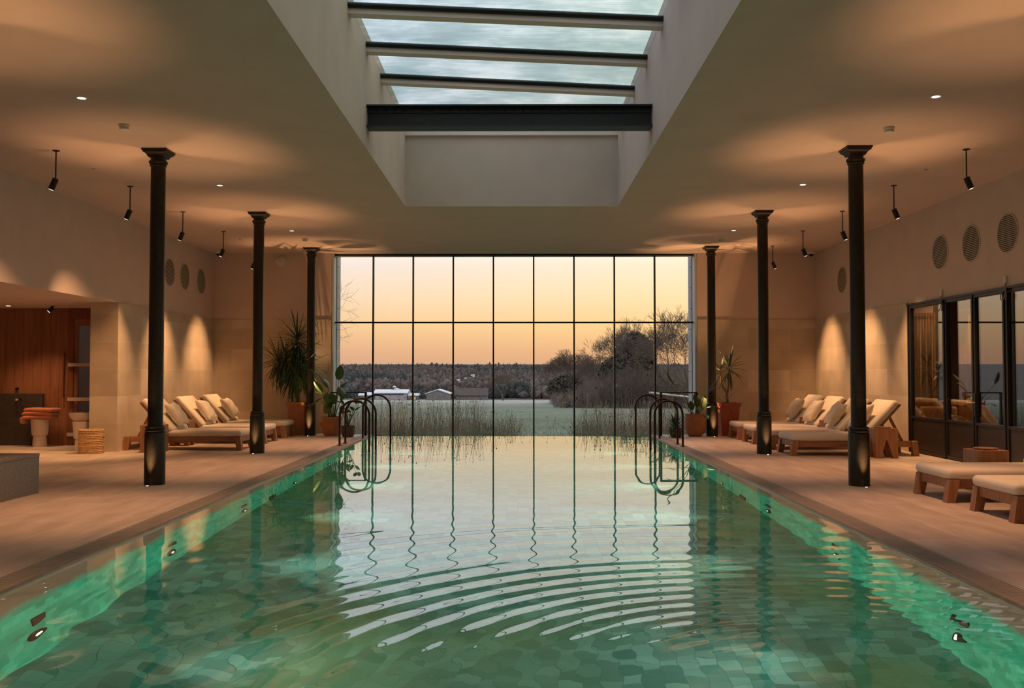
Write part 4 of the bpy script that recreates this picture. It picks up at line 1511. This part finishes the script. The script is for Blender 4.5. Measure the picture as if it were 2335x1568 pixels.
for k in range(4500):                                       # fine low tangle
    y = 20.6 + 5 * rnd.random()
    x = rnd.uniform(-4.6, 4.6) * y / 20
    u = x / y * 2150 + 1180
    if 1185 < u < 1312 and rnd.random() < .9: continue
    h = rnd.uniform(.25, .65)
    stem(x, y, h, rnd.gauss(.0, .28), rnd.gauss(0, .1), False)
tag(m.build('dry_grass', simple('dry_stems', (.36, .30, .235), .9, noise=.5, nscale=.8), fix=False), 'tangle of dry meadow stems just outside the big window', 'grass', kind='stuff')
tag(mh.build('seed_heads', simple('seed_head', (.055, .045, .035), .9), fix=False), 'dark seed heads topping the dry meadow stems', 'seed heads', kind='stuff')


# bare winter trees
def bare_tree(name, label, x, y, h, spread, seed, depth=6, trunk_f=.22, lean=0.0, mt=None, r0=None, up=.25, group='bare trees beyond the field', z=None, twig=.010, kids=(2, 3, 3)):
    rn = random.Random(seed)
    t = thing(name, label, 'tree', (x, y, gz(y) if z is None else z), 0, group)
    mt_, mb = MB(), MB()
    r0 = r0 or h * .022
    def grow(p, d, L, r, lev):
        segs = 3 if lev < 3 else 2
        pts, rs = [p], [r]
        dd = d.copy()
        for i in range(segs):
            dd = (dd + Vector((rn.gauss(0, .10), rn.gauss(0, .10), rn.gauss(0, .06) + up * .16))).normalized()
            pts.append(pts[-1] + dd * (L / segs))
            rs.append(r * (1 - .35 * (i + 1) / segs))
        (mt_ if lev == 0 else mb).tube(pts, rs, 7 if lev == 0 else 5 if lev < 3 else 3, caps=False, smooth=lev < 3)
        if lev >= depth: return
        n = rn.choice(kids) + (2 if lev == 0 else 0)
        az0 = rn.uniform(0, 2 * PI)
        for k in range(n):
            az = az0 + 2 * PI * k / n + rn.uniform(-.45, .45)
            ang = (rn.uniform(.40, .72) if lev == 0 else rn.uniform(.34, .60) if lev < 3 else rn.uniform(.28, .55)) * spread
            ax = dd.orthogonal().normalized()
            ax.rotate(Matrix.Rotation(az, 3, dd))
            nd = dd.copy(); nd.rotate(Matrix.Rotation(ang, 3, ax))
            q = pts[-1] if k < 2 or lev == 0 else pts[-1].lerp(pts[-2], rn.random())
            grow(q, nd, L * rn.uniform(.66, .90), max(rs[-1] * rn.uniform(.48, .72), twig * .6), lev + 1)
    grow(Vector((0, 0, 0)), Vector((lean, 0, 1)).normalized(), h * trunk_f, r0, 0)
    mt_.build('trunk', mt or M_BARK2, t, fix=False)
    mb.build('branches', mt or M_BARK2, t, fix=False)
    return t


def wx(px_, y):
    return (px_ - 1180) / 2150 * y
bare_tree('bare_tree', 'tall bare tree at the window edge, tallest of the winter trees', wx(1530, 92), 92, 12.6, 1.15, 11, 8, .17, -.03, twig=.022)
bare_tree('bare_tree', 'tall bare tree close behind the tallest winter tree', wx(1585, 84), 84, 11.5, 1.1, 12, 7, .18, -.06, twig=.022)
bare_tree('bare_tree', 'bare tree rising behind the ivy-clad tree', wx(1442, 122), 122, 14.0, .9, 13, 7, .2, 0, twig=.026)
bare_tree('bare_tree', 'bare tree just to the field side of the ivy-clad tree', wx(1388, 118), 118, 11.0, 1.05, 14, 7, .19, -.06, twig=.026)
bare_tree('bare_tree', 'rounded bare tree standing alone at the end of the winter trees', wx(1303, 140), 140, 12.5, 1.25, 25, 8, .165, -.03, twig=.028)
bare_tree('bare_tree', 'small bare tree between the rounded tree and the ivy-clad tree', wx(1350, 150), 150, 10.5, 1.15, 16, 7, .18, -.03, twig=.03)
bare_tree('bare_tree', 'bare tree standing before the distant woods, near the barns', wx(1147, 235), 235, 10.5, 1.15, 17, 7, .18, 0, twig=.04)
bare_tree('bare_tree', 'bare tree at the wall edge whose twigs hang beside the window jamb', -7.1, 26.5, 8.5, 1.4, 33, 7, .16, .06, r0=.16, twig=.006, group='bare trees near the window')


def leafy_blob(name, label, cat, x, y, rx, rz, n, seed, mt, z=None):
    rn = random.Random(seed)
    m = MB()
    zz = gz(y) if z is None else z
    for k in range(n):
        a, cz = rn.uniform(0, 2 * PI), rn.uniform(-.2, 1)
        s = math.sqrt(max(0, 1 - cz * cz)) * rn.uniform(.75, 1.02)
        p = Vector((rx * s * math.cos(a), rx * s * math.sin(a), rz * (.48 + .5 * cz * rn.uniform(.85, 1.02))))
        q = rx * .10 * rn.uniform(.6, 1.5)
        v1 = Vector((rn.gauss(0, 1), rn.gauss(0, 1), rn.gauss(0, 1))).normalized() * q
        v2 = Vector((rn.gauss(0, 1), rn.gauss(0, 1), rn.gauss(0, 1))).normalized() * q
        v3 = Vector((rn.gauss(0, 1), rn.gauss(0, 1), rn.gauss(0, 1))).normalized() * q
        m.add([p - v1, p + v1, p + v2, p + v3], [(0, 1, 2), (0, 2, 3), (1, 2, 3)])
    t = thing(name, label, cat, (x, y, zz))
    m.build('foliage', mt, t, fix=False)
    m2 = MB(); m2.lathe([(rx * .12, 0), (rx * .09, rz * .6)], 8); m2.build('trunk', M_BARK2, t)
leafy_blob('ivy_clad_tree', 'dark round-topped ivy-clad tree among the bare trees', 'tree', wx(1447, 106), 106, 2.5, 8.4, 2600, 3, M_EVERG)
leafy_blob('evergreen_shrub', 'dark rounded evergreen shrub below the rounded bare tree', 'shrub', wx(1290, 128), 128, 2.6, 4.0, 1300, 4, M_EVERG)
leafy_blob('ivy_clad_tree', 'lower dark ivy-clad tree beside the round-topped one', 'tree', wx(1400, 112), 112, 2.2, 5.8, 1500, 8, M_EVERG)

# brushwood belt under the trees
rnd = random.Random(9)
m = MB()
for k in range(5200):
    y = rnd.uniform(90, 150)
    u = rnd.gauss(1470, 110)
    if u < 1262 or u > 1680: u = rnd.uniform(1300, 1640)
    x = wx(u, y); z = gz(y)
    h = rnd.uniform(1.0, 4.2) * min(1, max(.35, (u - 1240) / 150))
    dx, dy = rnd.gauss(0, .5), rnd.gauss(0, .5)
    m.tube([(x, y, z), (x + dx * .4, y + dy * .4, z + h * .6), (x + dx, y + dy, z + h)], [.03, .022, .008], 3, caps=False, smooth=False)
    for q in range(5):
        s_ = rnd.uniform(.25, .95)
        bx, bz = x + dx * s_, z + h * s_
        m.tube([(bx, y + dy * s_, bz), (bx + rnd.gauss(0, .45), y + dy, bz + rnd.uniform(.2, .9))], [.016, .007], 3, caps=False, smooth=False)
for k in range(9000):
    y = rnd.uniform(92, 150); u = rnd.uniform(1272, 1640); x = wx(u, y); z = gz(y)
    p = Vector((x, y, z + rnd.uniform(0, 1) ** 1.4 * 2.6 * min(1, max(.4, (u - 1240) / 150))))
    q = rnd.uniform(.08, .20)
    vs = [p + Vector((rnd.gauss(0, q), rnd.gauss(0, q), rnd.gauss(0, q))) for _ in range(4)]
    m.add(vs, [(0, 1, 2), (0, 2, 3), (1, 2, 3)])
tag(m.build('undergrowth', simple('winter_brush', (.155, .118, .095), .95, noise=.4, nscale=.15), fix=False), 'brown winter undergrowth below the bare trees', 'undergrowth', kind='stuff')

# woodland on the far hillside
m = MB()
gy2 = [255, 300, 400, 600, 900, 1400]
def hz(y, x=0):
    return gz(262) + max(0, y - 262) * .0185
vs = [(x, y, hz(y)) for y in gy2 for x in (-900, 900)]
m.add(vs, [(2 * i, 2 * i + 1, 2 * i + 3, 2 * i + 2) for i in range(len(gy2) - 1)])
struct(m.build('hill', simple('woodland_floor', (.10, .085, .08), .95, noise=.3, nscale=.02)))
bm = bmesh.new(); bmesh.ops.create_icosphere(bm, subdivisions=1, radius=1)
bm.verts.index_update()
bm2 = bmesh.new(); bmesh.ops.create_icosphere(bm2, subdivisions=2, radius=1); bm2.verts.index_update()
iv2 = [Vector(v.co) for v in bm2.verts]; if2 = [tuple(v.index for v in f.verts) for f in bm2.faces]; bm2.free()
iv = [Vector(v.co) for v in bm.verts]; if_ = [tuple(v.index for v in f.verts) for f in bm.faces]; bm.free()
VIL = [(1025, 868), (1043, 866), (1060, 862), (1072, 868), (1083, 859), (1098, 866), (1050, 871), (1112, 858), (1078, 855)]
VIL = [(u, v, 10.9 / (.0185 + (v - 851) / 2150)) for u, v in VIL]      # where the hillside meets each house
crowns, cmi = MB(), []
for k in range(13000):
    y = 268 + 640 * rnd.random() ** 1.25
    x = rnd.uniform(-.30, .30) * y
    r = rnd.uniform(.9, 2.1)
    kind = 0 if rnd.random() < .5 else 1
    if math.sin(x * .03 + y * .011) + math.sin(y * .05 - x * .02) > .9: kind = 2
    hh = rnd.uniform(2.2, 4.2) * (1.15 if kind == 2 else 1)
    if y > 700: hh *= 1.1
    u = x / y * 2150 + 1180
    if y < 300 and 800 < u < 1120: hh *= .35; r *= .6
    if any(abs(u - a) < 11 and c_ - 42 < y < c_ + 6 for a, b_, c_ in VIL): continue
    z0 = hz(y)
    near = y < 400
    hh *= rnd.choice((.85, .95, 1.0, 1.25))
    fl, ln = (34, 1.0) if near else (12, 1.2)
    wv = .10 if near else .17
    for q in range(fl):
        a = rnd.uniform(0, 2 * PI); el = rnd.uniform(-.1, 1.5)
        bx = x + math.cos(a) * r * .55; bz = z0 + hh * (.35 + .35 * rnd.random()); by = y - abs(math.sin(a)) * r * .6
        L = ln * rnd.uniform(.5, 1.25) * hh * .38
        tx, tz = bx + math.cos(a) * math.cos(el) * L, bz + abs(math.sin(el)) * L
        w = wv * rnd.uniform(.6, 1.5)
        crowns.add([(bx - w, by, bz), (bx + w, by, bz), (tx, by - .2, tz)], [(0, 1, 2)])
        cmi.append(kind)
    crowns.add([(x + v.x * r * rnd.uniform(.45, .95), y + v.y * r * rnd.uniform(.5, .9), z0 + hh * .5 + v.z * hh * (.55 if v.z < 0 else rnd.uniform(.3, .6))) for v in (iv2 if near else iv)], if2 if near else if_, True)
    cmi += [kind] * len(if2 if near else if_)
tag(crowns.build('woodland', [simple('grey_crowns', (.115, .095, .095), .95, noise=.4, nscale=.03), simple('russet_crowns', (.14, .105, .09), .95, noise=.4, nscale=.03), simple('conifer_crowns', (.055, .065, .066), .95, noise=.4, nscale=.03)], fix=False, mi=cmi),
    'grey-brown winter woods covering the far hillside', 'woods', kind='stuff')


# farm buildings at the end of the field
def gable(t, w, d, h, rise, wall, roof, over=.35, axis='x'):
    """Gabled shed: ridge along Y (gable to the viewer) or along X."""
    m = MB()
    if axis == 'y':
        m.prism([(-w / 2, 0), (w / 2, 0), (w / 2, h), (0, h + rise), (-w / 2, h)], 'y', 0, d)
        m.build('walls', wall, t)
        m = MB(); o = over; k = rise / (w / 2)
        for s in (-1, 1):
            m.prism([(0, h + rise + .02), (s * (w / 2 + o), h - k * o + .02), (s * (w / 2 + o), h - k * o + .25), (0, h + rise + .25)], 'y', -o, d + o)
        m.build('roof', roof, t)
    else:
        m.prism([(0, 0), (d, 0), (d, h), (d / 2, h + rise), (0, h)], 'x', -w / 2, w / 2)
        m.build('walls', wall, t)
        m = MB(); o = over; k = rise / (d / 2)
        m.prism([(d / 2, h + rise + .02), (-o, h - k * o + .02), (-o, h - k * o + .25), (d / 2, h + rise + .25)], 'x', -w / 2 - o, w / 2 + o)
        m.prism([(d / 2, h + rise + .02), (d + o, h - k * o + .02), (d + o, h - k * o + .25), (d / 2, h + rise + .25)], 'x', -w / 2 - o, w / 2 + o)
        m.build('roof', roof, t)
YBN = 250
zb = gz(YBN) - .05
M_BARN2 = simple('pale_boarded_barn', (.36, .34, .37), .85, noise=.1, nscale=.6)
t = thing('farm_barn', 'long pale barn with frosted roof and a small roof turret', 'barn', (wx(891, YBN), YBN, zb))
gable(t, 8.4, 6.5, 1.9, .75, M_BARN2, M_FROST)
m = MB(); m.box(-4.2, 3.4, -.06, .02, 1.45, 1.85); m.build('shaded_opening', M_BARNROOF, t)
m = MB(); m.prism([(0.2, 2.3), (4.6, 2.0), (.7, 3.25)], 'y', 2.4, 6.2); m.build('cross_gable', M_FROST, t)
m = MB(); m.box(.2, .9, 3.0, 3.7, 2.6, 3.45); m.build('turret', M_BARNROOF, t)
m = MB(); m.hexa([(.0, 2.8, 3.45), (1.1, 2.8, 3.45), (1.1, 3.9, 3.45), (.0, 3.9, 3.45)], [(.45, 3.25, 3.85), (.65, 3.25, 3.85), (.65, 3.45, 3.85), (.45, 3.45, 3.85)]); m.build('turret_roof', M_FROST, t)
t = thing('farm_barn', 'grey boarded barn with its frosted gable facing the window', 'barn', (wx(998, YBN), YBN, zb))
gable(t, 6.0, 8, 1.75, 1.0, M_BARN, M_FROST, .3, 'y')
t = thing('farm_barn', 'long low brown-roofed barn beside the gabled one', 'barn', (wx(1075, 258), 258, gz(258)))
gable(t, 8.6, 5, 1.3, 1.7, M_BARN, M_BARNROOF)
t = thing('farm_shed', 'small shed with amber-lit opening between the two frosted barns', 'shed', (wx(942, YBN), YBN + 1, zb))
gable(t, 2.3, 3, 1.25, .35, M_BARN, M_FROST)
m = MB(); m.box(.1, .55, -.03, .02, .2, .95); m.build('lit_opening', M_AMBER, t)
t = thing('farm_shed', 'small frosted outbuilding beyond the end of the long pale barn', 'shed', (wx(834, YBN + 9), YBN + 9, zb - .2))
gable(t, 3.4, 4, 1.3, .6, M_BARN, M_FROST)
for k, (u, v, y) in enumerate(VIL):
    w = (8, 10, 13, 7, 11, 8, 6, 12, 8)[k] * y / 2150
    nbr = ('lowest by the barns', 'second along', 'with the widest frosted roof', 'small and low', 'higher up the slope', 'toward the bare tree', 'smallest of all', 'highest toward the bare tree', 'highest of all')[k]
    t = thing('village_house', 'tiny frosted-roofed house in the distant village, ' + nbr, 'house', (wx(u, y), y, hz(y) - .1), 0, 'houses of the distant village')
    gable(t, w, 3.0, 1.0, .6, M_BARN, M_FROST2, .15)

# slanting white line beyond the glass, built as a bar on posts
t = thing('slanting_bar', 'slanting white bar on posts outside behind the plants, glass-door side', 'handrail', (0, 0, 0))
m = MB(); m.tube([(3.10, 22.2, .80), (4.6, 24.6, .62)], .022, 8); m.build('top_rail', M_WHITE, t)
for a in (.1, .55, .95):
    m = MB(); q = Vector((3.10, 22.2, .80)).lerp(Vector((4.6, 24.6, .62)), a); m.tube([q, (q.x, q.y, gz(q.y))], .014, 6); m.build('post', M_BLACK, t)
m = MB(); m.tube([(3.12, 22.2, .93), (4.3, 22.5, .93)], .008, 6); m.tube([(3.12, 22.2, .93), (3.12, 22.2, .80)], .008, 6); m.build('wire', M_BLACK, t)
